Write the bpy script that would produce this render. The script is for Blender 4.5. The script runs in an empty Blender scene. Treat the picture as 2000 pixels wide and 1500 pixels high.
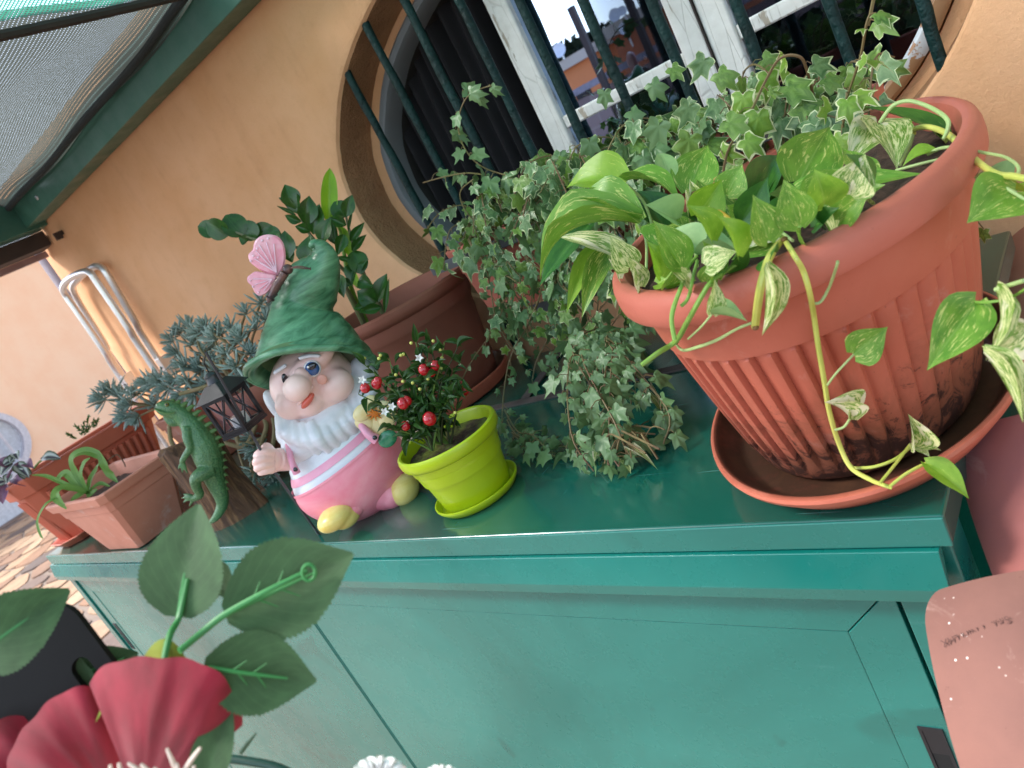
import bpy, math, random
from mathutils import Vector, Matrix, noise
random.seed(7)
SC = bpy.context.scene
COL = SC.collection
R = math.radians
# ------------------------------------------------------------------ camera
# world axes: +X right along the cabinet, +Y towards the house wall, +Z up; the cabinet top is z = 0, the terrace floor z = -0.95
RW = Matrix(((0.71491323, 0.16533715, 0.67938406), (0.52884631, 0.50776145, -0.68007344), (-0.45740644, 0.84548326, 0.27556743)))
CAM = Vector((0, 0, .38))
cd = bpy.data.cameras.new('camera'); cam = bpy.data.objects.new('camera', cd); COL.objects.link(cam)
cam.matrix_world = Matrix.Translation(CAM) @ RW.to_4x4()
cd.lens = 27.0; cd.sensor_width = 36.0; cd.clip_start = .02; cd.clip_end = 900
cd.dof.use_dof = True; cd.dof.focus_distance = .80; cd.dof.aperture_fstop = 11
SC.camera = cam
# ------------------------------------------------------------------ world, sun, exposure
w = bpy.data.worlds.new('World'); SC.world = w; w.use_nodes = True
nt = w.node_tree; nt.nodes.clear()
sky = nt.nodes.new('ShaderNodeTexSky'); sky.sky_type = 'NISHITA'; sky.sun_disc = False
SUN_AZ, SUN_EL = R(234), R(48)          # azimuth measured clockwise from +Y: the light comes from the left, in front of the wall
sky.sun_elevation = SUN_EL; sky.sun_rotation = SUN_AZ; sky.air_density = 1.0; sky.dust_density = 1.0; sky.ozone_density = 1.0
bgn = nt.nodes.new('ShaderNodeBackground'); bgn.inputs[1].default_value = .15
hs = nt.nodes.new('ShaderNodeHueSaturation'); hs.inputs['Saturation'].default_value = .62
wo = nt.nodes.new('ShaderNodeOutputWorld')
nt.links.new(sky.outputs[0], hs.inputs['Color']); nt.links.new(hs.outputs[0], bgn.inputs[0]); nt.links.new(bgn.outputs[0], wo.inputs[0])
sl = bpy.data.lights.new('sun', 'SUN'); sl.energy = 2.0; sl.angle = R(14); sl.color = (1, .97, .93)
so = bpy.data.objects.new('sun', sl); COL.objects.link(so)
sd = Vector((math.sin(SUN_AZ)*math.cos(SUN_EL), math.cos(SUN_AZ)*math.cos(SUN_EL), math.sin(SUN_EL)))
so.rotation_euler = sd.to_track_quat('Z', 'Y').to_euler(); so.location = sd*20
SC.view_settings.view_transform = 'Standard'; SC.view_settings.look = 'None'
SC.view_settings.exposure = 1.66; SC.view_settings.gamma = 1; SC.view_settings.use_curve_mapping = False
SC.render.engine = 'CYCLES'
SC.cycles.max_bounces = 8; SC.cycles.transparent_max_bounces = 16

# ------------------------------------------------------------------ where things of the photograph stand
def ray(px, py): return RW @ Vector((px-1000., 750.-py, -1500.))
def at(px, py, ax, v):
    r = ray(px, py); i = 'xyz'.index(ax); return CAM + r*((v-CAM[i])/r[i])
def D(px, py, d): return CAM + ray(px, py)*(d/1500.)
VIEW = -(RW @ Vector((0, 0, 1)))
def dep(p): return (Vector(p)-CAM).dot(VIEW)
def plane_at(px, py, p0, n):
    r = ray(px, py); n = Vector(n); return CAM + r*((Vector(p0)-CAM).dot(n)/r.dot(n))
IMR = RW @ Vector((1, 0, 0)); IMU = RW @ Vector((0, 1, 0))

# ------------------------------------------------------------------ materials
MATS = {}
def srgb(r, g, b):
    f = lambda c: (c/255/12.92) if c/255 <= .04045 else ((c/255+.055)/1.055)**2.4
    return (f(r), f(g), f(b), 1)
class NT:
    def __init__(s, name):
        s.m = bpy.data.materials.new(name); s.m.use_nodes = True; s.t = s.m.node_tree; s.t.nodes.clear()
        s.out = s.n('ShaderNodeOutputMaterial'); s.b = s.n('ShaderNodeBsdfPrincipled'); s.l(s.b.outputs[0], s.out.inputs[0])
    def n(s, k, **kw):
        x = s.t.nodes.new(k)
        for a, b in kw.items(): setattr(x, a, b)
        return x
    def l(s, a, b): s.t.links.new(a, b)
    def noise(s, scale, detail=4, rough=.55, vec=None, dist=0):
        x = s.n('ShaderNodeTexNoise'); x.inputs['Scale'].default_value = scale; x.inputs['Detail'].default_value = detail
        x.inputs['Roughness'].default_value = rough; x.inputs['Distortion'].default_value = dist
        if vec is not None: s.l(vec, x.inputs['Vector'])
        return x.outputs['Fac']
    def ramp(s, fac, stops):
        x = s.n('ShaderNodeValToRGB'); e = x.color_ramp.elements
        while len(e) < len(stops): e.new(.5)
        for i, (p, c) in enumerate(stops):
            e[i].position = p; e[i].color = c if not isinstance(c, (int, float)) else (c, c, c, 1)
        s.l(fac, x.inputs[0]); return x.outputs[0]
    def mix(s, fac, a, b, mode='MIX'):
        x = s.n('ShaderNodeMix', data_type='RGBA', blend_type=mode)
        for sk, v in ((x.inputs[0], fac), (x.inputs[6], a), (x.inputs[7], b)):
            if hasattr(v, 'links') or hasattr(v, 'is_linked'): s.l(v, sk)
            elif isinstance(v, (int, float)): sk.default_value = v
            else: sk.default_value = v
        return x.outputs[2]
    def math(s, op, a, b=None, clamp=False):
        x = s.n('ShaderNodeMath', operation=op); x.use_clamp = clamp
        for i, v in enumerate((a, b)):
            if v is None: continue
            if isinstance(v, (int, float)): x.inputs[i].default_value = v
            else: s.l(v, x.inputs[i])
        return x.outputs[0]
    def coord(s, k='Object', scale=None):
        x = s.n('ShaderNodeTexCoord').outputs[k]
        if scale:
            m = s.n('ShaderNodeMapping'); m.inputs['Scale'].default_value = scale; s.l(x, m.inputs[0]); x = m.outputs[0]
        return x
    def sep(s, v):
        x = s.n('ShaderNodeSeparateXYZ'); s.l(v, x.inputs[0]); return x.outputs
    def bump(s, h, strength=.3, dist=.002):
        x = s.n('ShaderNodeBump'); x.inputs['Strength'].default_value = strength; x.inputs['Distance'].default_value = dist
        s.l(h, x.inputs['Height']); s.l(x.outputs[0], s.b.inputs['Normal']); return x
    def rnd(s): return s.n('ShaderNodeObjectInfo').outputs['Random']
    def set(s, **kw):
        for k, v in kw.items():
            i = s.b.inputs[k]
            if hasattr(v, 'is_linked') : s.l(v, i)
            else: i.default_value = v
    def translucent(s, col, fac):
        tr = s.n('ShaderNodeBsdfTranslucent')
        if hasattr(col, 'is_linked'): s.l(col, tr.inputs[0])
        else: tr.inputs[0].default_value = col
        mx = s.n('ShaderNodeMixShader'); mx.inputs[0].default_value = fac
        s.l(s.b.outputs[0], mx.inputs[1]); s.l(tr.outputs[0], mx.inputs[2]); s.l(mx.outputs[0], s.out.inputs[0])

def simple(name, c, rough=.5, var=.12, nscale=30, bump=0, bscale=200, metal=0, coat=0, spec=.5, bdist=.001, c2=None, coords='Object'):
    t = NT(name); v = t.coord(coords)
    n = t.noise(nscale, 5, vec=v)
    c2 = c2 or tuple(x*(1-var*2.2) for x in c[:3])+(1,)
    col = t.mix(t.ramp(n, [(.3, 0.), (.72, 1.)]), c, c2)
    t.set(**{'Base Color': col, 'Roughness': rough, 'Metallic': metal, 'Coat Weight': coat, 'Specular IOR Level': spec})
    if bump: t.bump(t.noise(bscale, 4, vec=v), bump, bdist)
    return t.m

def leaf_mat(name, dark, light, edge=None, edge_at=.72, streak=None, streak_amt=.5, rough=.38, trans=.28, coat=.0, vein=None, rnd_amt=.5, blotch=None):
    """u of the UV map runs 0..1 across the blade, v from base to tip; for lobed leaves u is 0 in the middle and 1 at the margin"""
    t = NT(name); uv = t.coord('UV'); s = t.sep(uv); r = t.rnd()
    va = t.n('ShaderNodeVectorMath', operation='ADD'); t.l(uv, va.inputs[0])
    cb = t.n('ShaderNodeCombineXYZ'); t.l(t.math('MULTIPLY', r, 37.), cb.inputs[0]); t.l(t.math('MULTIPLY', r, 11.), cb.inputs[1]); t.l(t.math('MULTIPLY', r, 5.), cb.inputs[2]); t.l(cb.outputs[0], va.inputs[1])
    n = t.noise(4, 4, vec=va.outputs[0])
    col = t.mix(t.ramp(n, [(.3, 0.), (.7, 1.)]), dark, light)
    col = t.mix(t.math('MULTIPLY', r, rnd_amt), col, light)
    if streak:
        mp = t.n('ShaderNodeMapping'); mp.inputs['Scale'].default_value = (13, 3.2, 1); t.l(va.outputs[0], mp.inputs[0])
        st = t.noise(1.7, 6, .7, vec=mp.outputs[0], dist=.6)
        hi = .62-.09*streak_amt
        col = t.mix(t.ramp(st, [(hi, 0.), (hi+.05, 1.)]), col, streak)
    if blotch:
        bn = t.noise(2.1, 3, .5, vec=va.outputs[0], dist=.8)
        bl = t.math('ADD', bn, t.math('MULTIPLY', t.math('SUBTRACT', r, .5), .22))
        col = t.mix(t.ramp(bl, [(.56, 0.), (.60, 1.)]), col, blotch)
    if edge:
        en = t.math('ADD', s[0], t.math('MULTIPLY', t.math('SUBTRACT', t.noise(9, 3, vec=va.outputs[0]), .5), .7))
        col = t.mix(t.ramp(en, [(edge_at, 0.), (edge_at+.07, 1.)]), col, edge)
    h = n
    if vein is not None:
        d = t.math('ABSOLUTE', t.math('SUBTRACT', s[0], .5))
        vw = t.ramp(d, [(0., 1.), (.022, 0.)])
        sv = t.math('ABSOLUTE', t.math('SINE', t.math('MULTIPLY', t.math('SUBTRACT', s[1], t.math('MULTIPLY', d, .9)), 26.)))
        sv2 = t.ramp(sv, [(0., .5), (.16, 0.)])
        col = t.mix(t.math('MULTIPLY', t.math('MAXIMUM', vw, t.math('MULTIPLY', sv2, .4)), vein[1]), col, vein[0])
        h = t.math('ADD', vw, sv2)
    t.set(**{'Base Color': col, 'Roughness': rough, 'Coat Weight': coat, 'Coat Roughness': .25})
    t.bump(h, .25, .0006)
    t.translucent(col, trans)
    return t.m

# ------------------------------------------------------------------ meshes
class MB:
    def __init__(s): s.v = []; s.f = []; s.uv = {}
    def add(s, vs, fs):
        o = len(s.v); s.v += [Vector(v) for v in vs]; s.f += [tuple(i+o for i in f) for f in fs]; return s
    def box(s, a, b, rot=None, piv=None):
        (x0, y0, z0), (x1, y1, z1) = a, b
        vs = [Vector(p) for p in ((x0,y0,z0),(x1,y0,z0),(x1,y1,z0),(x0,y1,z0),(x0,y0,z1),(x1,y0,z1),(x1,y1,z1),(x0,y1,z1))]
        if rot is not None:
            piv = Vector(piv) if piv is not None else Vector(((x0+x1)/2, (y0+y1)/2, (z0+z1)/2)); vs = [piv + rot @ (v-piv) for v in vs]
        return s.add(vs, [(0,3,2,1),(4,5,6,7),(0,1,5,4),(1,2,6,5),(2,3,7,6),(3,0,4,7)])
    def bar(s, a, b, w, h, up=(0,0,1)):
        a, b = Vector(a), Vector(b); d = (b-a).normalized(); u = Vector(up); x = d.cross(u).normalized(); y = x.cross(d)
        vs = [p + x*(w/2*i) + y*(h/2*j) for p in (a, b) for i, j in ((-1,-1),(1,-1),(1,1),(-1,1))]
        return s.add(vs, [(0,1,2,3),(7,6,5,4),(0,4,5,1),(1,5,6,2),(2,6,7,3),(3,7,4,0)])
    def tube(s, pts, rad, n=8, caps=True, smooth_pts=0):
        pts = [Vector(p) for p in pts]
        if isinstance(rad, (int, float)): rad = [rad]*len(pts)
        if smooth_pts: pts, rad = spline(pts, rad, smooth_pts)
        o = len(s.v); prev = None
        for i, p in enumerate(pts):
            t = (pts[min(i+1, len(pts)-1)]-pts[max(i-1, 0)])
            t = t.normalized() if t.length > 1e-9 else Vector((0, 0, 1))
            if prev is None: a = t.orthogonal().normalized()
            else:
                a = prev - t*prev.dot(t); a = a.normalized() if a.length > 1e-6 else t.orthogonal().normalized()
            prev = a; b = t.cross(a)
            for k in range(n):
                q = 2*math.pi*k/n; s.v.append(p + (a*math.cos(q)+b*math.sin(q))*rad[i])
        m = len(pts)
        for i in range(m-1):
            for k in range(n):
                k2 = (k+1) % n; s.f.append((o+i*n+k, o+i*n+k2, o+(i+1)*n+k2, o+(i+1)*n+k))
        if caps:
            s.f.append(tuple(o+k for k in reversed(range(n)))); s.f.append(tuple(o+(m-1)*n+k for k in range(n)))
        return s
    def ell(s, c, r, rot=None, seg=16, rings=10):
        c = Vector(c); o = len(s.v)
        if isinstance(r, (int, float)): r = (r, r, r)
        for i in range(rings+1):
            ph = math.pi*i/rings
            for k in range(seg):
                q = 2*math.pi*k/seg
                v = Vector((r[0]*math.sin(ph)*math.cos(q), r[1]*math.sin(ph)*math.sin(q), r[2]*math.cos(ph)))
                s.v.append(c + (rot @ v if rot is not None else v))
        for i in range(rings):
            for k in range(seg):
                k2 = (k+1) % seg; s.f.append((o+i*seg+k, o+(i+1)*seg+k, o+(i+1)*seg+k2, o+i*seg+k2))
        return s
    def lathe(s, prof, c=(0,0,0), n=48, asp=1., ang=0., flute=None, closed=False):
        """profile [(r, z)]; asp stretches the second axis, flute(theta, z) scales r"""
        c = Vector(c); o = len(s.v); ca, sa = math.cos(ang), math.sin(ang)
        for (r, z) in prof:
            for k in range(n):
                q = 2*math.pi*k/n; rr = r*(flute(q, z) if flute else 1)
                x, y = rr*math.cos(q), rr*asp*math.sin(q)
                s.v.append(c + Vector((x*ca-y*sa, x*sa+y*ca, z)))
        m = len(prof)
        for i in range(m-1):
            for k in range(n):
                k2 = (k+1) % n; s.f.append((o+i*n+k, o+i*n+k2, o+(i+1)*n+k2, o+(i+1)*n+k))
        if closed: s.f.append(tuple(o+k for k in reversed(range(n)))); s.f.append(tuple(o+(m-1)*n+k for k in range(n)))
        return s
    def prism(s, poly, axis, a, b):
        """poly of 2D points in the plane across the axis"""
        def P(u, v, t): return {'x': (t, u, v), 'y': (u, t, v), 'z': (u, v, t)}[axis]
        n = len(poly); o = len(s.v)
        s.v += [Vector(P(u, v, a)) for u, v in poly] + [Vector(P(u, v, b)) for u, v in poly]
        s.f += [tuple(o+i for i in reversed(range(n))), tuple(o+n+i for i in range(n))]
        s.f += [(o+i, o+(i+1) % n, o+n+(i+1) % n, o+n+i) for i in range(n)]
        return s
    def grid(s, fn, nu, nv, uv=True):
        o = len(s.v)
        for j in range(nv+1):
            for i in range(nu+1):
                s.v.append(Vector(fn(i/nu, j/nv)))
                if uv: s.uv[len(s.v)-1] = (i/nu, j/nv)
        for j in range(nv):
            for i in range(nu):
                a = o+j*(nu+1)+i; s.f.append((a, a+1, a+nu+2, a+nu+1))
        return s
    def mesh(s, name, mat=None, smooth=True, off=None):
        me = bpy.data.meshes.new(name)
        vs = [(v-off) for v in s.v] if off is not None else s.v
        me.from_pydata([tuple(v) for v in vs], [], s.f)
        if s.uv:
            l = me.uv_layers.new(name='UVMap')
            for lp in me.loops: l.data[lp.index].uv = s.uv.get(lp.vertex_index, (0, 0))
        if mat: me.materials.append(mat)
        me.polygons.foreach_set('use_smooth', [smooth]*len(me.polygons)); me.update()
        return me

def spline(pts, rad, k):
    P = []; Q = []; n = len(pts)
    for i in range(n-1):
        p0, p1, p2, p3 = pts[max(i-1, 0)], pts[i], pts[i+1], pts[min(i+2, n-1)]
        for j in range(k):
            t = j/k; t2 = t*t; t3 = t2*t
            P.append(.5*((2*p1)+(p2-p0)*t+(2*p0-5*p1+4*p2-p3)*t2+(3*p1-p0-3*p2+p3)*t3)); Q.append(rad[i]*(1-t)+rad[i+1]*t)
    P.append(pts[-1]); Q.append(rad[-1]); return P, Q

def props(o, label=None, cat=None, group=None, kind=None):
    for k, v in (('label', label), ('category', cat), ('group', group), ('kind', kind)):
        if v: o[k] = v
    return o
def thing(name, loc, label, cat, group=None, kind=None):
    o = bpy.data.objects.new(name, None); COL.objects.link(o); o.location = loc; o.empty_display_size = .02
    return props(o, label, cat, group, kind)
def wloc(o):
    v = Vector(o.location); p = o.parent
    while p: v += Vector(p.location); p = p.parent
    return v
def part(name, mb, mat, parent=None, smooth=True, bevel=0, label=None, mods=(), kind=None, bseg=2):
    """links the mesh as one object, its vertices given in world space"""
    off = wloc(parent) if parent else None
    me = mb.mesh(name, mat, smooth, off)
    o = bpy.data.objects.new(name, me); COL.objects.link(o); o.parent = parent
    if bevel:
        m = o.modifiers.new('bevel', 'BEVEL'); m.width = bevel; m.segments = bseg; m.limit_method = 'ANGLE'; m.angle_limit = R(35); m.harden_normals = False
    for k, kw in mods:
        m = o.modifiers.new(k.lower(), k)
        for a, b in kw.items(): setattr(m, a, b)
    if smooth and (bevel or not mods): shade_by_angle(me)
    if label: o['label'] = label
    if kind: o['kind'] = kind
    return o
def shade_by_angle(me, ang=R(38)):
    try:
        me.set_sharp_from_angle(angle=ang)
    except Exception: pass
def sub(name, loc, parent):
    o = bpy.data.objects.new(name, None); COL.objects.link(o); o.parent = parent; o.empty_display_size = .01
    o.location = Vector(loc)-wloc(parent); return o
def place(name, me, M, parent, label=None):
    """an object that shares mesh data, put at world matrix M below its parent (parents only translate)"""
    o = bpy.data.objects.new(name, me); COL.objects.link(o); o.parent = parent
    o.matrix_basis = Matrix.Translation(-wloc(parent)) @ M
    if label: o['label'] = label
    return o
REMESH = lambda v, it=3, f=.6: (('REMESH', dict(mode='VOXEL', voxel_size=v, use_smooth_shade=True)), ('SMOOTH', dict(iterations=it, factor=f)))
def frame_mat(base, tip, normal, width, thick=None):
    y = Vector(tip)-Vector(base); L = y.length; yn = y.normalized(); n = Vector(normal)
    x = yn.cross(n)
    if x.length < 1e-4: x = yn.orthogonal()
    x.normalize(); z = x.cross(yn).normalized()
    th = thick if thick else L
    M = Matrix(((x.x*width, yn.x*L, z.x*th, base[0]), (x.y*width, yn.y*L, z.y*th, base[1]), (x.z*width, yn.z*L, z.z*th, base[2]), (0, 0, 0, 1)))
    return M
def blade(name, mat, prof, arch=.0, fold=.0, twist=0., wave=0., nu=6, nv=10, notch=0., side=0.):
    """unit leaf: base at the origin, tip at (0,1,0), width 1, upper face +Z; prof = half widths along the length"""
    def w(t):
        x = t*(len(prof)-1); i = min(int(x), len(prof)-2); f = x-i; return prof[i]*(1-f)+prof[i+1]*f
    def fn(u, v):
        s = u*2-1; t = v*v*(3-2*v)*.25+v*.75; hw = w(t)
        x = s*hw; y = t - notch*abs(s)**1.5*(1-t)**3
        z = arch*4*(t-t*t) + fold*abs(s)*hw*2 + wave*math.sin(t*17+s*2)*abs(s)*hw
        a = twist*t; x, z = x*math.cos(a)-z*math.sin(a), x*math.sin(a)+z*math.cos(a)
        return (x+side*math.sin(t*math.pi), y, z)
    return MB().grid(fn, nu, nv).mesh(name, mat, True)
HEART = [.10, .36, .47, .50, .48, .43, .36, .27, .17, .07, .0]
HEARTW = [.16, .44, .50, .50, .46, .40, .32, .23, .14, .06, .0]
OVAL = [.03, .22, .36, .46, .50, .49, .45, .37, .26, .13, .0]
LANCE = [.06, .25, .40, .48, .50, .47, .41, .33, .23, .12, .0]
ROUND = [.06, .30, .42, .48, .50, .50, .48, .44, .37, .24, .0]
FINGER = [.28, .36, .42, .47, .5, .5, .49, .45, .38, .24, .0]
# ------------------------------------------------------------------ materials of the setting
def plaster(name, c, c2, stain, rough_b=.5, bd=.0035):
    t = NT(name); v = t.coord('Object')
    n1 = t.noise(3.2, 6, .6, vec=v); n2 = t.noise(26, 5, .6, vec=v); n3 = t.noise(160, 5, .65, vec=v)
    col = t.mix(t.ramp(n1, [(.36, 0.), (.64, 1.)]), c, c2)
    mp = t.n('ShaderNodeMapping'); mp.inputs['Scale'].default_value = (5, 5, .8); t.l(v, mp.inputs[0])
    n4 = t.noise(2.2, 5, .6, vec=mp.outputs[0])
    col = t.mix(t.ramp(n4, [(.55, 0.), (.70, .16)]), col, stain)
    col = t.mix(t.ramp(n3, [(.60, 0.), (.78, .4)]), col, stain)
    col = t.mix(t.ramp(n2, [(.52, 0.), (.8, .18)]), col, stain)
    t.set(**{'Base Color': col, 'Roughness': .93, 'Specular IOR Level': .2})
    t.bump(t.math('ADD', t.math('MULTIPLY', n2, .8), t.math('MULTIPLY', n3, .5)), rough_b, bd)
    return t.m
M_wall = plaster('ochre_plaster', srgb(222, 168, 124), srgb(230, 180, 140), srgb(180, 124, 86), .7)
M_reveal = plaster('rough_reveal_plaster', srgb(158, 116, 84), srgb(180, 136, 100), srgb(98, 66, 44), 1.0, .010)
M_wallfar = plaster('pink_plaster', srgb(250, 200, 164), srgb(252, 208, 174), srgb(238, 184, 146), .3)
def floor_joint():
    t = NT('paving_joint'); v = t.coord('Object'); n = t.noise(20, 5, vec=v)
    t.set(**{'Base Color': t.mix(n, srgb(150, 132, 116), srgb(120, 104, 92)), 'Roughness': .9}); t.bump(n, .3, .003); return t.m
M_joint = floor_joint()
def stone(name, stops):
    t = NT(name); v = t.coord('Object'); r = t.rnd(); n = t.noise(9, 7, .65, vec=v); n2 = t.noise(60, 5, .6, vec=v)
    col = t.ramp(r, stops)
    dk = t.mix(.55, col, srgb(88, 70, 58))
    col = t.mix(t.ramp(n, [(.4, 0.), (.7, .9)]), col, dk)
    t.set(**{'Base Color': col, 'Roughness': .75}); t.bump(t.math('ADD', n, t.math('MULTIPLY', n2, .4)), .5, .004); return t.m
M_stone = stone('paving_stone', [(0, srgb(176, 140, 108)), (.35, srgb(190, 158, 126)), (.6, srgb(160, 120, 90)), (.85, srgb(120, 100, 88)), (1, srgb(96, 84, 78))])
def painted_metal(name, c, rough=.28, wear=srgb(150, 190, 190), scr=.25, coat=.6):
    t = NT(name); v = t.coord('Object')
    n = t.noise(2.5, 5, .6, vec=v, dist=.6); n2 = t.noise(14, 6, .65, vec=v)
    c2 = tuple(min(1, x*1.55+.012) for x in c[:3])+(1,)
    col = t.mix(t.ramp(n, [(.35, 0.), (.7, .75)]), c, c2)
    mp = t.n('ShaderNodeMapping'); mp.inputs['Scale'].default_value = (3, 70, 70); mp.inputs['Rotation'].default_value = (0, .2, .35); t.l(v, mp.inputs[0])
    sc = t.noise(2.2, 3, .5, vec=mp.outputs[0]); mp2 = t.n('ShaderNodeMapping'); mp2.inputs['Scale'].default_value = (90, 4, 60); mp2.inputs['Rotation'].default_value = (0, 0, .9); t.l(v, mp2.inputs[0])
    sc2 = t.noise(2.0, 3, .5, vec=mp2.outputs[0])
    s = t.math('MULTIPLY', t.math('MAXIMUM', t.ramp(sc, [(.70, 0.), (.745, 1.)]), t.ramp(sc2, [(.71, 0.), (.75, 1.)])), scr)
    col = t.mix(s, col, wear)
    bl_ = t.ramp(t.noise(9, 3, .45, vec=v, dist=.8), [(.66, 0.), (.685, 1.)]); bl2 = t.ramp(t.noise(1.8, 2, .5, vec=v), [(.45, 0.), (.6, 1.)])
    col = t.mix(t.math('MULTIPLY', t.math('MULTIPLY', bl_, bl2), .45), col, tuple(x*.35 for x in c[:3])+(1,))
    sp = t.ramp(t.noise(150, 2, .5, vec=v), [(.79, 0.), (.81, 1.)])
    col = t.mix(t.math('MULTIPLY', sp, .5), col, srgb(20, 40, 38))
    t.set(**{'Base Color': col, 'Roughness': t.ramp(n2, [(.3, rough*.7), (.75, rough*1.7)]), 'Coat Weight': coat, 'Coat Roughness': t.ramp(n2, [(.3, .06), (.75, .3)]), 'Specular IOR Level': .5})
    t.bump(t.noise(5, 3, .5, vec=v), .12, .006)
    return t.m
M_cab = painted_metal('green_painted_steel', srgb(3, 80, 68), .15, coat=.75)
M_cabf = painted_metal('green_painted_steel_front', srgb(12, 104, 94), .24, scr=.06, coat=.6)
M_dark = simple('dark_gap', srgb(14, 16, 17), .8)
M_blackpl = simple('black_plastic', srgb(30, 31, 36), .42)
M_canopy = painted_metal('green_canopy_steel', srgb(52, 98, 84), .45, srgb(110, 140, 128), .15, .2)
M_brown = simple('brown_painted_wood', srgb(66, 54, 50), .6, bump=.3, bscale=60)
M_bar = simple('dark_green_bar_paint', srgb(10, 52, 50), .5, var=.3, bump=1., bscale=110, bdist=.004, spec=.3)
def peeling(name='peeling_white_paint'):
    t = NT(name); v = t.coord('Object')
    mp = t.n('ShaderNodeMapping'); mp.inputs['Scale'].default_value = (9, 9, 1.6); t.l(v, mp.inputs[0])
    a = t.noise(5, 7, .62, vec=mp.outputs[0], dist=.4); b = t.noise(40, 5, .6, vec=v)
    crack = t.n('ShaderNodeTexVoronoi', feature='DISTANCE_TO_EDGE'); crack.inputs['Scale'].default_value = 5; t.l(mp.outputs[0], crack.inputs['Vector'])
    col = t.mix(t.ramp(b, [(.3, 0.), (.8, 1.)]), srgb(242, 240, 236), srgb(222, 218, 212))
    pl = t.ramp(a, [(.60, 0.), (.63, 1.)])
    col = t.mix(t.math('MULTIPLY', pl, .75), col, srgb(158, 138, 112))
    ck = t.ramp(crack.outputs['Distance'], [(.0, 1.), (.025, 0.)])
    col = t.mix(t.math('MULTIPLY', ck, .22), col, srgb(120, 104, 84))
    t.set(**{'Base Color': col, 'Roughness': .55}); t.bump(t.math('SUBTRACT', b, t.math('ADD', pl, ck)), .5, .0015); return t.m
M_white = peeling()
M_greyframe = simple('weathered_grey_frame', srgb(126, 132, 138), .6, bump=.3, bscale=60)
def glass():
    t = NT('window_glass'); t.t.nodes.remove(t.b)
    g = t.n('ShaderNodeBsdfGlossy'); g.inputs['Roughness'].default_value = .0; g.inputs[0].default_value = (.50, .62, .86, 1)
    tr = t.n('ShaderNodeBsdfTransparent'); tr.inputs[0].default_value = (.75, .78, .8, 1)
    lw = t.n('ShaderNodeFresnel'); lw.inputs[0].default_value = 2.05
    m = t.n('ShaderNodeMixShader'); t.l(lw.outputs[0], m.inputs[0]); t.l(tr.outputs[0], m.inputs[1]); t.l(g.outputs[0], m.inputs[2]); t.l(m.outputs[0], t.out.inputs[0]); return t.m
M_glass = glass()
M_curtain = simple('black_curtain_cloth', srgb(32, 28, 32), .9, bump=.2, bscale=500)
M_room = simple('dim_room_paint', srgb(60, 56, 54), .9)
M_alu = simple('brushed_aluminium', (.62, .62, .64, 1), .3, metal=1, var=.05, bump=.1, bscale=300)

# ------------------------------------------------------------------ the terrace floor with its stones
FZ = -.95
floor_o = part('floor', MB().box((-60, -60, FZ-.2), (60, 60, FZ-.004)), M_joint, None, smooth=False); floor_o['kind'] = 'structure'
def clip(poly, p, q):
    """keeps the side of the bisector nearer p"""
    m = ((p[0]+q[0])/2, (p[1]+q[1])/2); d = (q[0]-p[0], q[1]-p[1]); out = []
    f = lambda a: (a[0]-m[0])*d[0]+(a[1]-m[1])*d[1]
    for i in range(len(poly)):
        a, b = poly[i], poly[(i+1) % len(poly)]; fa, fb = f(a), f(b)
        if fa <= 0: out.append(a)
        if fa*fb < 0:
            t = fa/(fa-fb); out.append((a[0]+(b[0]-a[0])*t, a[1]+(b[1]-a[1])*t))
    return out
def paving(x0, x1, y0, y1, cell, rs, mat, parent):
    nx, ny = int((x1-x0)/cell), int((y1-y0)/cell); pts = {}
    for i in range(-1, nx+1):
        for j in range(-1, ny+1): pts[i, j] = (x0+(i+.5+rs.uniform(-.38, .38))*cell, y0+(j+.5+rs.uniform(-.38, .38))*cell)
    n = 0
    for i in range(nx):
        for j in range(ny):
            p = pts[i, j]; poly = [(p[0]-2*cell, p[1]-2*cell), (p[0]+2*cell, p[1]-2*cell), (p[0]+2*cell, p[1]+2*cell), (p[0]-2*cell, p[1]+2*cell)]
            for a in range(-2, 3):
                for b in range(-2, 3):
                    if (a or b) and (i+a, j+b) in pts: poly = clip(poly, p, pts[i+a, j+b])
            g = .9; poly = [(p[0]+(x-p[0])*g, p[1]+(y-p[1])*g) for x, y in poly]
            # cut the corners so that the stones look broken, not machined
            q = []
            for k in range(len(poly)):
                a, b = poly[k], poly[(k+1) % len(poly)]
                q += [(a[0]*.82+b[0]*.18, a[1]*.82+b[1]*.18), (a[0]*.18+b[0]*.82, a[1]*.18+b[1]*.82)]
            z = FZ+rs.uniform(.004, .011)
            part('stone', MB().prism(q, 'z', FZ-.01, z), mat, parent, smooth=False); n += 1
    return n
rs = random.Random(3)
paving(-12.3, -2.9, .4, 3.6, .36, rs, M_stone, floor_o)

# ------------------------------------------------------------------ the house wall with its oval window
YW = 1.10; WC = (-.687, .386); WA, WB = .577, .332
house = thing('house', (-.687, 1.1, FZ), 'ochre plastered house wall with an oval barred window and peeling white sashes', 'house')
N = 160
def wob(k): q = 2*math.pi*k/N; return 1+.0045*noise.noise(Vector((math.cos(q)*5, math.sin(q)*5, 1)))+.0022*noise.noise(Vector((math.cos(q)*16, math.sin(q)*16, 4)))
def ell_ring(a, b, y, c=WC): return [Vector((c[0]+a*wob(k)*math.cos(2*math.pi*k/N), y, c[1]+b*wob(k)*math.sin(2*math.pi*k/N))) for k in range(N)]
def ring_strip(rings):
    m = MB(); m.v = [p for r_ in rings for p in r_]
    for i in range(len(rings)-1):
        for k in range(N):
            k2 = (k+1) % N; m.f.append((i*N+k, i*N+k2, (i+1)*N+k2, (i+1)*N+k))
    return m
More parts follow.
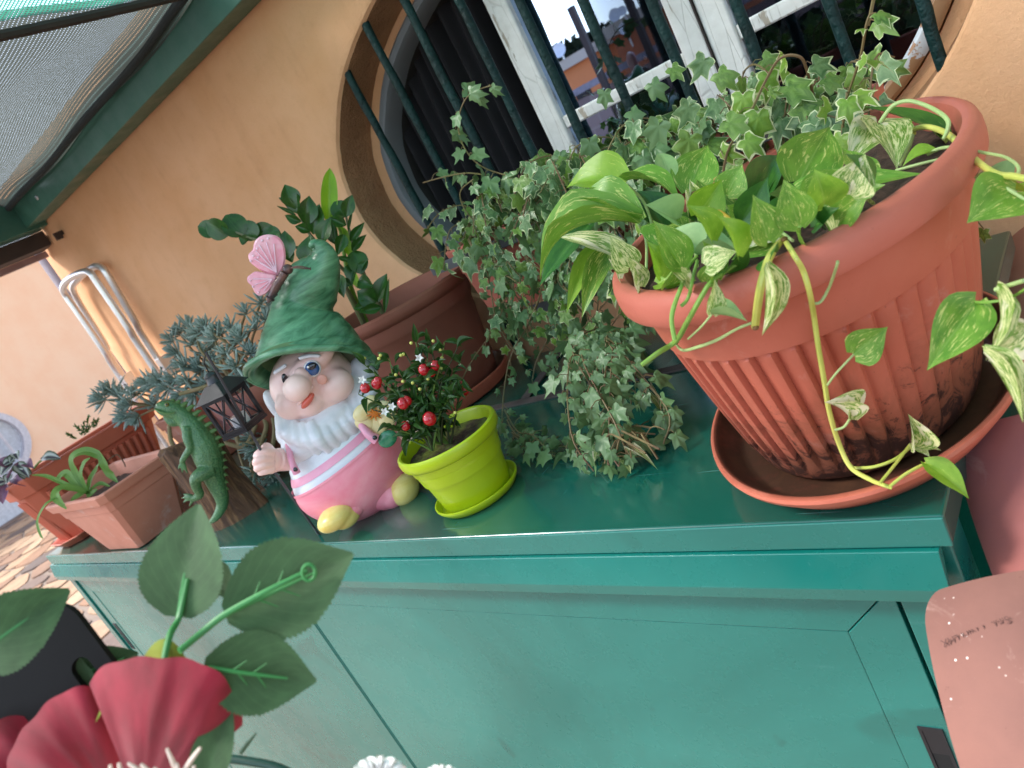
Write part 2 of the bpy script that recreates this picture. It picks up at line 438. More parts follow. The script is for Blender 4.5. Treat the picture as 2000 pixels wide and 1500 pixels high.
X0, X1, Z0, Z1 = -2.70, 2.6, FZ-.05, .93
def rectpt(k):
    q = 2*math.pi*k/N; dx, dz = math.cos(q)*WA, math.sin(q)*WB; t = 1e9
    for lim, c, d in ((X0, WC[0], dx), (X1, WC[0], dx), (Z0, WC[1], dz), (Z1, WC[1], dz)):
        if abs(d) > 1e-9 and (lim-c)/d > 0: t = min(t, (lim-c)/d)
    return Vector((WC[0]+dx*t, YW, WC[1]+dz*t))
outer = [rectpt(k) for k in range(N)]
for cx, cz in ((X0, Z0), (X0, Z1), (X1, Z0), (X1, Z1)):
    k = min(range(N), key=lambda i: (outer[i]-Vector((cx, YW, cz))).length); outer[k] = Vector((cx, YW, cz))
wl = ring_strip([outer, ell_ring(WA*1.12+.02, WB*1.12+.02, YW), ell_ring(WA+.012, WB+.012, YW), ell_ring(WA+.004, WB+.004, YW+.003), ell_ring(WA, WB, YW+.010)])
wl.box((X0, YW+.003, Z0), (X0+.02, YW+.30, Z1))
wl.box((X0, YW+.30, Z0), (X1, YW+.32, Z1)); wl.box((X0-.03, YW-.015, Z1+.001), (X1, YW+.36, Z1+.03))
part('wall', wl, M_wall, house)
rv = ring_strip([ell_ring(WA+.0005, WB+.0005, YW+.0095), ell_ring(WA-.002, WB-.002, YW+.05), ell_ring(WA-.003, WB-.003, YW+.098), ell_ring(WA-.004, WB-.004, YW+.1)])
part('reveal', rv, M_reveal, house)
st = ring_strip([ell_ring(WA-.003, WB-.003, YW+.1005), ell_ring(WA-.030, WB-.013, YW+.103), ell_ring(WA-.034, WB-.016, YW+.125)])
part('inner_reveal', st, M_wall, house)
fr = ring_strip([ell_ring(WA-.033, WB-.015, YW+.125), ell_ring(WA-.033, WB-.015, YW+.098), ell_ring(WA-.040, WB-.019, YW+.094), ell_ring(WA-.054, WB-.030, YW+.094), ell_ring(WA-.060, WB-.036, YW+.104), ell_ring(WA-.062, WB-.038, YW+.14)])
M_ringf = NT('window_ring_paint'); _t = M_ringf; _v = _t.coord('Object'); _s = _t.sep(_v); _n = _t.noise(11, 6, .6, vec=_v)
_c = _t.mix(_t.ramp(_s[0], [(.30, 0.), (.36, 1.)]), srgb(120, 124, 128), srgb(216, 218, 220))
_c = _t.mix(_t.ramp(_n, [(.50, 0.), (.515, 1.)]), _c, _t.mix(_t.ramp(_s[0], [(.30, 0.), (.36, 1.)]), srgb(120, 124, 128), srgb(178, 132, 92)))
_t.set(**{'Base Color': _c, 'Roughness': .6}); _t.bump(_n, .5, .002); M_ringf = _t.m
part('window_frame', fr, M_ringf, house)
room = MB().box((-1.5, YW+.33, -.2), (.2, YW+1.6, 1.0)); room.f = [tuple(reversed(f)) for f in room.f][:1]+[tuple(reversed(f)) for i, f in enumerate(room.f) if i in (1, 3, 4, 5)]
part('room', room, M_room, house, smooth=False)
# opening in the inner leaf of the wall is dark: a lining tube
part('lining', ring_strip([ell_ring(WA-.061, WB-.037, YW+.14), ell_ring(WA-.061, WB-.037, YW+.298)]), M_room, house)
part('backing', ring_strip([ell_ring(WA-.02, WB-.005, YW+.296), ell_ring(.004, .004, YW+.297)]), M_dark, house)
def curtain_fn(u, v):
    x = -1.20+.40*u; return (x, 1.262+.014*math.sin(u*2*math.pi*11+.6*math.sin(v*3))+.006*math.sin(u*51+v*4), .06+.66*v)
part('curtain', MB().grid(curtain_fn, 160, 8), M_curtain, house)
def sash(x0, x1, side):
    s = sub('window_sash', ((x0+x1)/2, 1.2, .05), house)
    def half(x): 
        u = (x-WC[0])/(WA-.055); return WB*.905*math.sqrt(max(0, 1-u*u))
    for a, b in ((x0, x0+.042), (x1-.042, x1)):
        h = min(half(a), half(b)) if max(half(a), half(b)) > 0 else 0
        if h > .03: part('stile', MB().box((a, 1.192, WC[1]-h), (b, 1.222, WC[1]+h)), M_white, s, bevel=.003)
    zb = .345
    part('glazing_bar', MB().box((x0+.0425, 1.196, zb-.002), (x1-.0425, 1.218, zb+.02)), M_white, s, bevel=.003)
    hh = (half(x0)+half(x1))/2
    for z in (WC[1]-max(half(x0), .12)+.0, ):
        pass
    inner = [(x0+.0425, WC[1]-half(x0+.0425))]
    def arc(xa, xb, n, sgn): return [(xa+(xb-xa)*i/n, WC[1]+sgn*half(xa+(xb-xa)*i/n)) for i in range(n+1)]
    lo = arc(x0+.03, x1-.03, 10, -1); hi = arc(x1-.03, x0+.03, 10, 1)
    up = [(x, z) for x, z in hi if z > zb+.01]
    if up: part('glass_pane', MB().prism([(up[-1][0], zb+.012), (up[0][0], zb+.012)]+up, 'y', 1.2055, 1.2085), M_glass, s, smooth=False)
    lw = [(x, z) for x, z in lo if z < zb-.0]
    if lw: part('glass_pane', MB().prism(lw+[(lw[-1][0], zb+.005), (lw[0][0], zb+.005)], 'y', 1.2055, 1.2085), M_glass, s, smooth=False)
def P_prism_y(): pass
sash(-.816, -.487, 0); sash(-.484, -.155, 1)
part('weather_strip', MB().box((-.4865, 1.188, .08), (-.4845, 1.196, .69)), M_brown, house, smooth=False)
grille = sub('window_grille', (-.69, 1.115, .05), house)
for i, x in enumerate((-1.105, -1.006, -.903, -.802, -.700, -.602, -.505, -.398, -.292, -.197)):
    u = (x-WC[0])/WA; h = WB*math.sqrt(max(0, 1-u*u)) if abs(u) < 1 else 0
    rg = random.Random(i); pts = [(x+rg.uniform(-.0008, .0008), 1.114+rg.uniform(-.0008, .0008), WC[1]-h-.012+(2*h+.024)*k/14) for k in range(15)]
    part('grille_bar', MB().tube(pts, [.0078+rg.uniform(-.0006, .0006) for _ in pts], 12), M_bar, grille)
# hole for a missing bracket beside the canopy
part('bracket_stub', MB().box((-2.50, 1.085, .745), (-2.482, 1.103, .758)).box((-2.486, 1.07, .735), (-2.476, 1.09, .757)), M_brown, house, smooth=False)

# ------------------------------------------------------------------ downspout, far wing, canopy
dsp = MB().tube([(-2.745, 1.13, FZ), (-2.745, 1.13, .30), (-2.745, 1.13, .78)], .036, 20)
part_ds = part('downspout', dsp, simple('lavender_grey_plastic', srgb(150, 140, 150), .5), None); props(part_ds, 'grey plastic downspout standing at the left corner of the ochre wall', 'pipe')
far = thing('far_wing', (-12.4, 3, FZ), 'pale pink far wall of the building with an oval window, beyond the terrace', 'building')
fw = MB(); c2 = (2.60, .02); FA, FB = .80, .56; NN = 64
def fring(a, b, x): return [Vector((x, c2[0]+a*math.cos(2*math.pi*k/NN), c2[1]+b*math.sin(2*math.pi*k/NN))) for k in range(NN)]
def fstrip(rings):
    m = MB(); m.v = [p for r_ in rings for p in r_]
    for i in range(len(rings)-1):
        for k in range(NN):
            k2 = (k+1) % NN; m.f.append((i*NN+k, i*NN+k2, (i+1)*NN+k2, (i+1)*NN+k))
    return m
fo = []
for k in range(NN):
    q = 2*math.pi*k/NN; dy, dz = math.cos(q)*FA, math.sin(q)*FB; t = 1e9
    for lim, c, d in ((-8, c2[0], dy), (14, c2[0], dy), (FZ, c2[1], dz), (2.09, c2[1], dz)):
        if abs(d) > 1e-9 and (lim-c)/d > 0: t = min(t, (lim-c)/d)
    fo.append(Vector((-12.4, c2[0]+dy*t, c2[1]+dz*t)))
for cy, cz in ((-8, FZ), (-8, 2.09), (14, FZ), (14, 2.09)):
    k = min(range(NN), key=lambda i: (fo[i]-Vector((-12.4, cy, cz))).length); fo[k] = Vector((-12.4, cy, cz))
fw = fstrip([fo, fring(FA, FB, -12.4)])
fw.box((-13.0, -8, FZ), (-12.8, 14, 2.07))
part('wall', fw, M_wallfar, far)
part('coping', MB().box((-13.0, -8, 2.09), (-12.34, 14, 2.16)), M_white, far, smooth=False)
part('skirting', MB().box((-12.398, -8, FZ), (-12.36, 14, -.64)), simple('pale_marble', srgb(214, 212, 216), .4), far, smooth=False)
M_lav = simple('lavender_grey_frame_paint', srgb(214, 206, 210), .5)
part('window_frame', fstrip([fring(FA+.03, FB+.03, -12.398), fring(FA+.03, FB+.03, -12.35), fring(FA-.06, FB-.05, -12.35), fring(FA-.07, FB-.06, -12.5)]), M_lav, far)
for dy in (-.3, .35): part('window_bar', MB().box((-12.46, c2[0]+dy-.03, c2[1]-.48), (-12.41, c2[0]+dy+.03, c2[1]+.48)), M_lav, far, smooth=False)
part('glass_pane', fstrip([fring(FA-.05, FB-.04, -12.45), fring(.001, .001, -12.45)]), simple('pale_window_glass', srgb(200, 205, 214), .1, coat=1), far)
for k in range(3):
    part('window_bar', MB().tube([(-12.3, c2[0]+.5-k*.3, c2[1]-.5), (-12.3, c2[0]+.5-k*.3, c2[1]+.5)], .02, 8), M_lav, far)

can = thing('canopy', (-1.5, 1.05, .84), 'green metal awning frame with shade netting fixed high on the house wall', 'canopy')
part('wall_beam', MB().box((-2.53, 1.035, .806), (2.2, 1.097, .905)), M_canopy, can, bevel=.002, smooth=False)
part('side_beam', MB().box((-2.60, -.9, .795), (-2.532, 1.097, .905)), M_canopy, can, bevel=.002, smooth=False)
part('side_rail', MB().box((-2.66, -.9, .745), (-2.585, 1.094, .793)), M_brown, can, bevel=.002, smooth=False)
part('side_trim', MB().box((-2.668, -.9, .725), (-2.655, 1.094, .744)), simple('pinkish_aluminium', srgb(170, 140, 140), .4), can, smooth=False)
for y_ in (): part('front_beam', MB().box((-2.53, y_, .80), (2.2, y_+.06, .86)), M_canopy, can, smooth=False)
for (px, py, v) in ((72, 386, 1.034), (27, 433, 1.034)):
    p = at(px, py, 'y', v); part('bolt', MB().ell(p, (.007, .004, .007), seg=10, rings=6), M_alu, can)
def net_mat(name, c, pitch, fill, tr):
    t = NT(name); v = t.coord('UV'); s = t.sep(v)
    a = t.math('ABSOLUTE', t.math('SINE', t.math('MULTIPLY', s[0], math.pi/pitch)))
    b = t.math('ABSOLUTE', t.math('SINE', t.math('MULTIPLY', s[1], math.pi/(pitch*1.25))))
    hole = t.math('MULTIPLY', t.ramp(a, [(fill, 0.), (fill+.12, 1.)]), t.ramp(b, [(fill, 0.), (fill+.12, 1.)]))
    n = t.noise(30, 4, vec=t.coord('Object'))
    col = t.mix(n, c, tuple(x*.6 for x in c[:3])+(1,))
    t.set(**{'Base Color': col, 'Roughness': .8})
    tl = t.n('ShaderNodeBsdfTranslucent'); tl.inputs[0].default_value = tuple(min(1, x*2.0) for x in c[:3])+(1,)
    m1 = t.n('ShaderNodeMixShader'); m1.inputs[0].default_value = tr; t.l(t.b.outputs[0], m1.inputs[1]); t.l(tl.outputs[0], m1.inputs[2])
    tp = t.n('ShaderNodeBsdfTransparent'); m2 = t.n('ShaderNodeMixShader'); t.l(hole, m2.inputs[0]); t.l(m1.outputs[0], m2.inputs[1]); t.l(tp.outputs[0], m2.inputs[2])
    t.l(m2.outputs[0], t.out.inputs[0]); return t.m
M_net = net_mat('shade_net_grey', srgb(70, 74, 68), .0058, .86, .4)
M_net2 = net_mat('shade_net_green', srgb(52, 116, 96), .0058, .55, .55)
def netfn(xa, xb, ya, yb, z0, sag, edge):
    def fn(u, v):
        x = xa+(xb-xa)*u; y = ya+(yb-ya)*v
        z = z0 - sag*math.sin(math.pi*min(1, (u+.02)))*.5*math.sin(math.pi*v)*1.2 + .010*math.sin(x*9+y*5) + .006*math.sin(y*17-x*7)
        if edge: z -= .035*math.exp(-((1-v)*(yb-ya)/.03)**2)
        return (x, y, z)
    return fn
def netpart(name, fn, nu, nv, mat, sx, sy):
    m = MB().grid(fn, nu, nv)
    for k in list(m.uv): m.uv[k] = (m.uv[k][0]*sx+.35*m.uv[k][1]*sy, m.uv[k][1]*sy)
    return part(name, m, mat, can)
netpart('shade_net', netfn(-2.54, -1.262, -.02, 1.036, .90, .05, True), 60, 60, M_net, 1.28, 1.06)
netpart('green_net', netfn(-1.258, 2.1, -.02, 1.036, .885, .03, True), 60, 40, M_net2, 3.36, 1.06)
part('net_hem', MB().tube([(-1.26, 1.03-.026*i, .868-.008*math.sin(math.pi*i/40)) for i in range(41)], .0085, 8), simple('brown_hem_tape', srgb(58, 50, 46), .85), can)
part('rolled_edge', MB().tube([(-2.52+.02*i, 1.020+.003*math.sin(i*.17), .874-.006*math.sin(math.pi*i/62)**2+.002*math.sin(i*.23)) for i in range(64)], .009, 10), simple('dark_net_roll', srgb(48, 56, 58), .9, bump=.8, bscale=400), can)

# ------------------------------------------------------------------ what the window reflects: the other side of the terrace
par = thing('terrace_parapet', (0, -3.6, FZ), 'low stone terrace parapet seen only as a reflection in the window', 'wall')
def brickm():
    t = NT('stone_block_wall'); v = t.coord('Object'); mp = t.n('ShaderNodeMapping'); mp.inputs['Rotation'].default_value = (R(90), 0, 0); t.l(v, mp.inputs[0])
    b = t.n('ShaderNodeTexBrick'); b.inputs['Scale'].default_value = 2.4; b.inputs['Mortar Size'].default_value = .02
    b.inputs['Color1'].default_value = srgb(150, 130, 124); b.inputs['Color2'].default_value = srgb(128, 112, 110); b.inputs['Mortar'].default_value = srgb(150, 136, 130); t.l(mp.outputs[0], b.inputs['Vector'])
    t.set(**{'Base Color': b.outputs[0], 'Roughness': .85}); return t.m
part('wall', MB().box((-9, -3.9, FZ), (6, -3.6, .36)), brickm(), par, smooth=False)
part('coping', MB().box((-9, -3.95, .402), (6, -3.55, .455)), simple('grey_coping_stone', srgb(150, 146, 156), .7), par, smooth=False)
def block(name, x0, x1, y, z0, z1, c, label, storeys, rc=srgb(196, 186, 172)):
    b = thing(name, ((x0+x1)/2, y-4, FZ), label, 'building')
    part('wall', MB().box((x0, y-8, FZ-12), (x1, y, z1)), simple(name+'_plaster', c, .9, var=.06), b, smooth=False)
    part('roof', MB().box((x0-.5, y-8.5, z1+.002), (x1+.5, y+.5, z1+.55)), simple(name+'_roof', rc, .8), b, smooth=False)
    n = int((x1-x0)/3.2)
    for s in range(storeys):
        for i in range(n):
            xx = x0+1+(x1-x0-2)*(i+.5)/n; zz = z1-2.2-3.1*s
            part('window', MB().box((xx-.55, y-.02, zz-.7), (xx+.55, y+.04, zz+.7)), M_room, b, smooth=False)
    return b
def mirror_at(px, py, Y):
    """world point on the plane y = -Y whose mirror image in the window glass falls on this pixel"""
    p = at(px, py, 'y', 2*1.2055+Y); return Vector((p.x, 2*1.2055-p.y, p.z))
pa, pb, pc, pd = mirror_at(1020, 150, 40), mirror_at(1160, 105, 40), mirror_at(1195, 75, 34), mirror_at(1320, 25, 34)
block('apartment_block', pa.x-6, pb.x+1.0, pa.y, 0, pb.z, srgb(222, 140, 88), 'low orange apartment block with a cream roof edge reflected in the left pane', 3)
block('roof_house', pc.x, pd.x+14, pc.y, 0, pc.z, srgb(188, 112, 78), 'taller rust orange house with a pale roof reflected beside the middle stiles', 3)
M_dish = simple('white_dish_enamel', srgb(235, 238, 242), .4)
for i, (px, py, Y, rad, lab) in enumerate(((1093, 99, 39.5, .85, 'largest white satellite dish standing on the low orange block'), (1076, 116, 39, .55, 'small white satellite dish left of the largest one'),
                                   (1202, 30, 33.5, .62, 'white satellite dish on the rust orange house, left of its twin'), (1216, 22, 33.4, .45, 'smallest white satellite dish at the roof edge of the rust orange house'), (1220, 56, 33, .55, 'white satellite dish fixed low on the rust orange house wall'))):
    rad *= .5; p = mirror_at(px, py, Y); d = thing('satellite_dish', p-Vector((0, 0, rad+.6)), lab, 'satellite dish', 'satellite dishes on the roofs opposite')
    rot = Matrix.Rotation(R(-70), 3, 'X') @ Matrix.Rotation(R(15), 3, 'Y')
    m = MB(); m.lathe([(.01, 0), (rad*.5, rad*.07), (rad*.8, rad*.18), (rad, rad*.3)], n=24)
    m.v = [p+rot @ v for v in m.v]; part('dish', m, M_dish, d)
    part('mast', MB().tube([p-Vector((0, .1, rad+.6)), p-Vector((0, .1, 0))], .05, 6), M_alu, d)
M_far = simple('far_foliage', srgb(44, 62, 38), .9, var=.3, nscale=.5)
def far_tree(px, py, Y, r_, lab, seed):
    p = mirror_at(px, py, Y); t = thing('pine_tree', Vector((p.x, p.y, FZ-6)), lab, 'tree', 'pines behind the roofs'); rg = random.Random(seed); m = MB()
    part('trunk', MB().tube([(p.x, p.y, FZ-6), (p.x, p.y, p.z)], [.35, .2], 8), M_brown, t)
    for k in range(420):
        q = Vector((rg.gauss(0, 1), rg.gauss(0, 1), rg.gauss(0, .45))); q = q.normalized()*rg.uniform(.5, 1)**.5; c = p+Vector((q.x*r_, q.y*r_, q.z*r_*.5)); a = Vector((rg.gauss(0, 1), rg.gauss(0, 1), rg.gauss(0, 1))).normalized()*r_*.16; b = a.orthogonal()
        m.add([c-a, c+b, c+a, c-b], [(0, 1, 2, 3)])
    part('crown', m, M_far, t, smooth=False)
far_tree(1120, 118, 60, 3.4, 'wide dark pine crown reflected between the two orange blocks', 1); far_tree(1178, 86, 62, 2.6, 'smaller dark pine reflected beside the rust orange house', 2)
# pergola posts and a potted shrub on the far side
for i, (px, lab) in enumerate(((1135, 'dark pergola post reflected in the middle of the left pane'), (1252, 'dark pergola post reflected at the right of the left pane'), (1545, 'dark pergola post reflected in the right pane'))):
    p = mirror_at(px, 60 if px < 1400 else 60, 2.4); o = part('pergola_post', MB().box((p.x-.02, p.y-.02, FZ), (p.x+.02, p.y+.02, .9)), M_brown, None, smooth=False); props(o, lab, 'post', 'pergola posts across the terrace')
def shrub(px, py, Y, r_, lab, seed):
    p = mirror_at(px, py, Y); t = thing('potted_shrub', Vector((p.x, p.y, FZ)), lab, 'shrub', 'shrubs across the terrace'); rg = random.Random(seed); m = MB()
    for k in range(700):
        q = Vector((rg.gauss(0, 1), rg.gauss(0, 1), rg.gauss(0, 1))).normalized()*rg.uniform(.2, 1)**.6; c = p+Vector((q.x*r_, q.y*r_, q.z*r_*1.1)); a = Vector((rg.gauss(0, 1), rg.gauss(0, 1), rg.gauss(0, 1))).normalized()*.045; b = a.orthogonal().normalized()*.02
        m.add([c-a, c+b, c+a, c-b], [(0, 1, 2, 3)])
    part('foliage', m, M_far, t, smooth=False)
    part('stem', MB().tube([(p.x, p.y, FZ+.3), p], .02, 8), M_brown, t)
    part('pot', MB().lathe([(.12, 0), (.17, .3), (.19, .32), (.16, .32), (.15, .28)], (p.x, p.y, FZ), 24), simple('dark_pot', srgb(70, 50, 44), .8), t)
shrub(1590, 110, 2.2, .22, 'dark leafy shrub reflected in the middle of the right pane', 5); shrub(1510, 100, 2.6, .16, 'smaller dark shrub reflected at the left of the right pane', 6)

# ------------------------------------------------------------------ green metal cabinet
CX0, CX1, CY0, CY1 = -2.335, -.172, .497, 1.062
cab = thing('cabinet', ((CX0+CX1)/2, .78, FZ), 'long low green metal cabinet under the window, plants standing on its top', 'cabinet')
top = MB().box((CX0, CY0+.0026, -.027), (CX1, CY1, 0))
part('front_edge', MB().box((CX0, CY0, -.027), (CX1, CY0+.0023, -.0004)), M_cabf, cab, smooth=False, bevel=.0010)
part('top_panel', top, M_cab, cab, bevel=.0025, smooth=True)
lip = [(CY0+.006, -.0285), (CY0-.0035, -.0285), (CY0-.0105, -.060), (CY0-.0105, -.0610), (CY0-.0085, -.0740), (CY0-.0070, -.0740), (CY0-.0085, -.0612), (CY0+.006, -.031)]
part('drip_strip', MB().prism(lip, 'x', CX0-.012, CX1-.010), M_cabf, cab, smooth=False, bevel=.0006)
part('carcass', MB().box((CX0+.045, CY0+.045, FZ+.03), (CX1-.02, CY1-.005, -.0275)), M_cab, cab, smooth=False)
part('corner_post', MB().box((-.2295, CY0+.008, FZ), (CX1-.004, CY0+.046, -.074+.045)), M_cabf, cab, smooth=False, bevel=.0015)
part('corner_post', MB().box((CX0+.006, CY0+.008, FZ), (CX0+.040, CY0+.046, -.074+.045)), M_cabf, cab, smooth=False, bevel=.0015)
def door(x0, x1, hx, name, wl_=.052, wr_=.052):
    z0, z1 = FZ+.06, -.040; d = sub('cabinet_door', ((x0+x1)/2, CY0+.012, z0), cab); w_ = .052; y0 = CY0+.012; z1v = -.078; g = .0006
    def fpiece(poly): part('door_frame', MB().prism(poly, 'y', y0, y0+.018), M_cabf, d, smooth=False, bevel=.0008)
    xi0, xi1, zi1, zi0 = x0+wl_, x1-wr_, z1v-w_, z0+w_
    fpiece([(x0+g, z1), (x1-g, z1), (x1-g, z1v-.0), (xi1+g, zi1+g), (xi0-g, zi1+g), (x0+g, z1v)][::-1])
    fpiece([(x1, z1v-g*2), (x1, z0), (xi1+g, zi0), (xi1+g, zi1-g)][::-1])
    fpiece([(x0, z0), (x0, z1v-g*2), (xi0-g, zi1-g), (xi0-g, zi0)][::-1])
    fpiece([(x0+g, z0-.0), (xi0-g, zi0-2*g), (xi1+g, zi0-2*g), (x1-g, z0)])
    part('door_panel', MB().box((xi0, y0+.0012, zi0), (xi1, y0+.018, zi1)), M_cabf, d, smooth=False, bevel=.001)
    zc = -.285; hw, hh = .0105, .045
    ho = MB()
    for a, b in (((hx-hw, y0-.0015, zc-hh), (hx-hw+.003, y0+.004, zc+hh)), ((hx+hw-.003, y0-.0015, zc-hh), (hx+hw, y0+.004, zc+hh)), ((hx-hw+.003, y0-.0015, zc+hh-.004), (hx+hw-.003, y0+.004, zc+hh)), ((hx-hw+.003, y0-.0015, zc-hh), (hx+hw-.003, y0+.004, zc-hh+.004))): ho.box(a, b)
    ho.add([(hx-hw+.003, y0-.001, zc+hh-.004), (hx+hw-.003, y0-.001, zc+hh-.004), (hx+hw-.003, y0-.0008, zc+.012), (hx-hw+.003, y0-.0008, zc+.012)], [(3, 2, 1, 0)])
    part('recessed_handle', ho, M_blackpl, d, smooth=False)
    part('handle_well', MB().box((hx-hw+.003, y0-.0006, zc-hh+.004), (hx+hw-.003, y0-.0003, zc+.012)), M_dark, d, smooth=False)
door(-1.2065, -.2345, -.2505, 'r', wl_=.003); door(-2.285, -1.2105, -2.262, 'l', wr_=.003)
# small bracket and hole dark well at the left of the doors
# ------------------------------------------------------------------ added shade block, steel post and the terracotta roof tiles on the right
bx_ = part('gap_shade_block', MB().box((-.150, .52, FZ), (.05, .69, -.30)).box((-.150, .70, FZ), (.05, 1.04, -.16)), M_dark, None, smooth=False, bevel=.006); props(bx_, 'black block added to stand in for deep shade in the gap right of the green cabinet', 'box')  # added block, its black stands in for deep shade between cabinet and tiles
part_p = part('steel_post', MB().box((-.118, .70, FZ), (-.098, .74, -.10)), M_cab, None, smooth=False); props(part_p, 'narrow dark green steel post in the gap between cabinet and roof tiles', 'post')
# ------------------------------------------------------------------ terracotta and pots
def terracotta(name, c, c2, dirt=.6, white=.25, speck=0, zdirt=None, rough=.62):
    t = NT(name); v = t.coord('Object'); s = t.sep(v)
    n = t.noise(7, 6, .6, vec=v); n2 = t.noise(60, 6, .65, vec=v); n3 = t.noise(16, 7, .7, vec=v, dist=.5)
    col = t.mix(t.ramp(n, [(.3, 0.), (.7, 1.)]), c, c2)
    col = t.mix(t.math('MULTIPLY', t.ramp(n3, [(.60, 0.), (.72, 1.)]), white), col, srgb(206, 176, 164))
    dk = t.ramp(t.noise(70, 4, .8, vec=v, dist=1), [(.66, 0.), (.70, 1.)])
    if zdirt:   # damp dirt that gathers above the foot, breaking up with height
        f = t.math('SUBTRACT', 1., t.math('DIVIDE', s[2], zdirt), clamp=True)
        g = t.math('ADD', t.math('MULTIPLY', f, .55), t.math('MULTIPLY', t.noise(13, 8, .7, vec=v, dist=.8), .75))
        col = t.mix(t.ramp(g, [(.56, 0.), (.80, .75)]), col, srgb(104, 66, 46))
        g2 = t.math('ADD', t.math('MULTIPLY', f, .26), t.math('MULTIPLY', t.noise(38, 8, .75, vec=v, dist=1.4), .78))
        col = t.mix(t.ramp(g2, [(.57, 0.), (.63, dirt)]), col, srgb(44, 30, 28))
    col = t.mix(t.math('MULTIPLY', dk, dirt*.4), col, srgb(80, 48, 40))
    if speck:
        vo = t.n('ShaderNodeTexVoronoi'); vo.inputs['Scale'].default_value = 170; t.l(v, vo.inputs['Vector'])
        col = t.mix(t.math('MULTIPLY', t.math('MULTIPLY', t.ramp(vo.outputs['Distance'], [(.10, 1.), (.17, 0.)]), t.ramp(t.noise(60, 2, .5, vec=v), [(.55, 0.), (.62, 1.)])), speck), col, srgb(240, 225, 215))
    t.set(**{'Base Color': col, 'Roughness': rough, 'Specular IOR Level': .3}); t.bump(t.math('ADD', n, t.math('MULTIPLY', n2, .5)), .45, .0018); return t.m
M_tc = terracotta('terracotta_plastic', srgb(194, 110, 88), srgb(180, 92, 70), .85, .3, zdirt=.16, rough=.5)
M_tcr = terracotta('terracotta_rim', srgb(194, 110, 92), srgb(182, 98, 80), .3, .12, rough=.5)
M_tcs = terracotta('terracotta_saucer', srgb(200, 114, 90), srgb(186, 98, 74), .5, .15, rough=.5)
M_tcd = terracotta('terracotta_brown', srgb(152, 94, 76), srgb(134, 78, 62), .4, .1)
M_tcp = terracotta('terracotta_pale', srgb(210, 146, 124), srgb(188, 122, 100), .6, .7)
M_tcw = terracotta('terracotta_weathered', srgb(196, 128, 104), srgb(168, 106, 84), .6, .3)
M_tile = terracotta('roof_tile_clay', srgb(140, 96, 84), srgb(116, 80, 72), .8, .4, speck=.9, rough=.8)
M_tile2 = terracotta('roof_tile_clay_mauve', srgb(168, 98, 86), srgb(140, 88, 90), .7, .3, rough=.75)
def soil(name='potting_soil', moss=None):
    t = NT(name); v = t.coord('Object'); n = t.noise(90, 6, .8, vec=v); n2 = t.noise(22, 4, .6, vec=v)
    col = t.mix(t.ramp(n, [(.35, 0.), (.7, 1.)]), srgb(50, 34, 28), srgb(110, 84, 70))
    if moss: col = t.mix(t.ramp(n2, [(.45, 0.), (.6, .9)]), col, moss)
    t.set(**{'Base Color': col, 'Roughness': .95}); t.bump(n, 1., .006); return t.m
M_soil = soil(); M_soilm = soil('mossy_soil', srgb(128, 140, 52))
def soil_disc(c, r, z, asp=1, ang=0, amp=.004, seed=1):
    ca, sa = math.cos(ang), math.sin(ang)
    m = MB(); n = 40; rings = 14; m.v.append(Vector((c[0], c[1], z)))
    for i in range(1, rings+1):
        for k in range(n):
            q = 2*math.pi*k/n; rr = r*i/rings; x, y = rr*math.cos(q), rr*asp*math.sin(q)
            h = amp*(noise.noise(Vector((x*60+seed, y*60, 0)))*1.2+noise.noise(Vector((x*170, y*170+seed, 3)))*.7)
            m.v.append(Vector((c[0]+x*ca-y*sa, c[1]+x*sa+y*ca, z+h)))
    for k in range(n): m.f.append((0, 1+k, 1+(k+1) % n))
    for i in range(rings-1):
        for k in range(n): m.f.append((1+i*n+k, 1+(i+1)*n+k, 1+(i+1)*n+(k+1) % n, 1+i*n+(k+1) % n))
    return m

# big oval pot
BP = Vector((-.267, .688, 0)); BA, BASP, BANG = .1586, 1.43, R(7.6)
def body_r(z):
    z0, z1 = .012, .212; t = max(0, min(1, (z-z0)/(z1-z0))); return .103+(.145-.103)*(t**.8)
def flute(q, z):
    n = 48; ph = (q*n/(2*math.pi)) % 1.0
    a = min(1, max(0, (z-.022)/.016))*min(1, max(0, (.1565-z)/.002))
    prof = math.sin(ph/.86*math.pi*.5)**.8 if ph < .86 else 1-(ph-.86)/.14
    return 1+a*(.036*prof-.026)
pz = [.0115, .013, .018, .024, .03, .04, .055, .07, .085, .10, .115, .13, .145, .152, .1545, .1568, .158]
prof = [(.02, .0112)]+[(body_r(z), z) for z in pz]+[(body_r(.158)+.0022, .1584), (body_r(.165)+.0024, .165), (body_r(.19)+.002, .19), (.1445, .2015)]
bigpot = thing('oval_planter', BP, 'big oval terracotta coloured planter with fluted sides and dirt stains, full of pothos', 'planter')
part('pot_body', MB().lathe(prof, BP, 1012, BASP, BANG, flute), M_tc, bigpot)
rim = [(.1440, .200), (.153, .2010), (.1566, .2028), (.1580, .206), (.1586, .213), (.1582, .221), (.1565, .2265), (.1530, .2295), (.1485, .2298), (.1450, .2275), (.1432, .222), (.139, .190), (.134, .16)]
part('rim', MB().lathe(rim, BP, 200, BASP, BANG), M_tcr, bigpot)
part('soil', soil_disc(BP, .1375, .206, BASP, BANG, .006), M_soil, bigpot)
sau = thing('saucer', BP, 'large oval terracotta saucer under the big fluted planter, dirty inside', 'saucer')
sp = [(.02, .0006), (.118, .0006), (.124, .002), (.1405, .022), (.1425, .0265), (.1420, .0295), (.139, .0305), (.1365, .0290), (.134, .024), (.121, .0075), (.115, .0055), (.02, .005)]
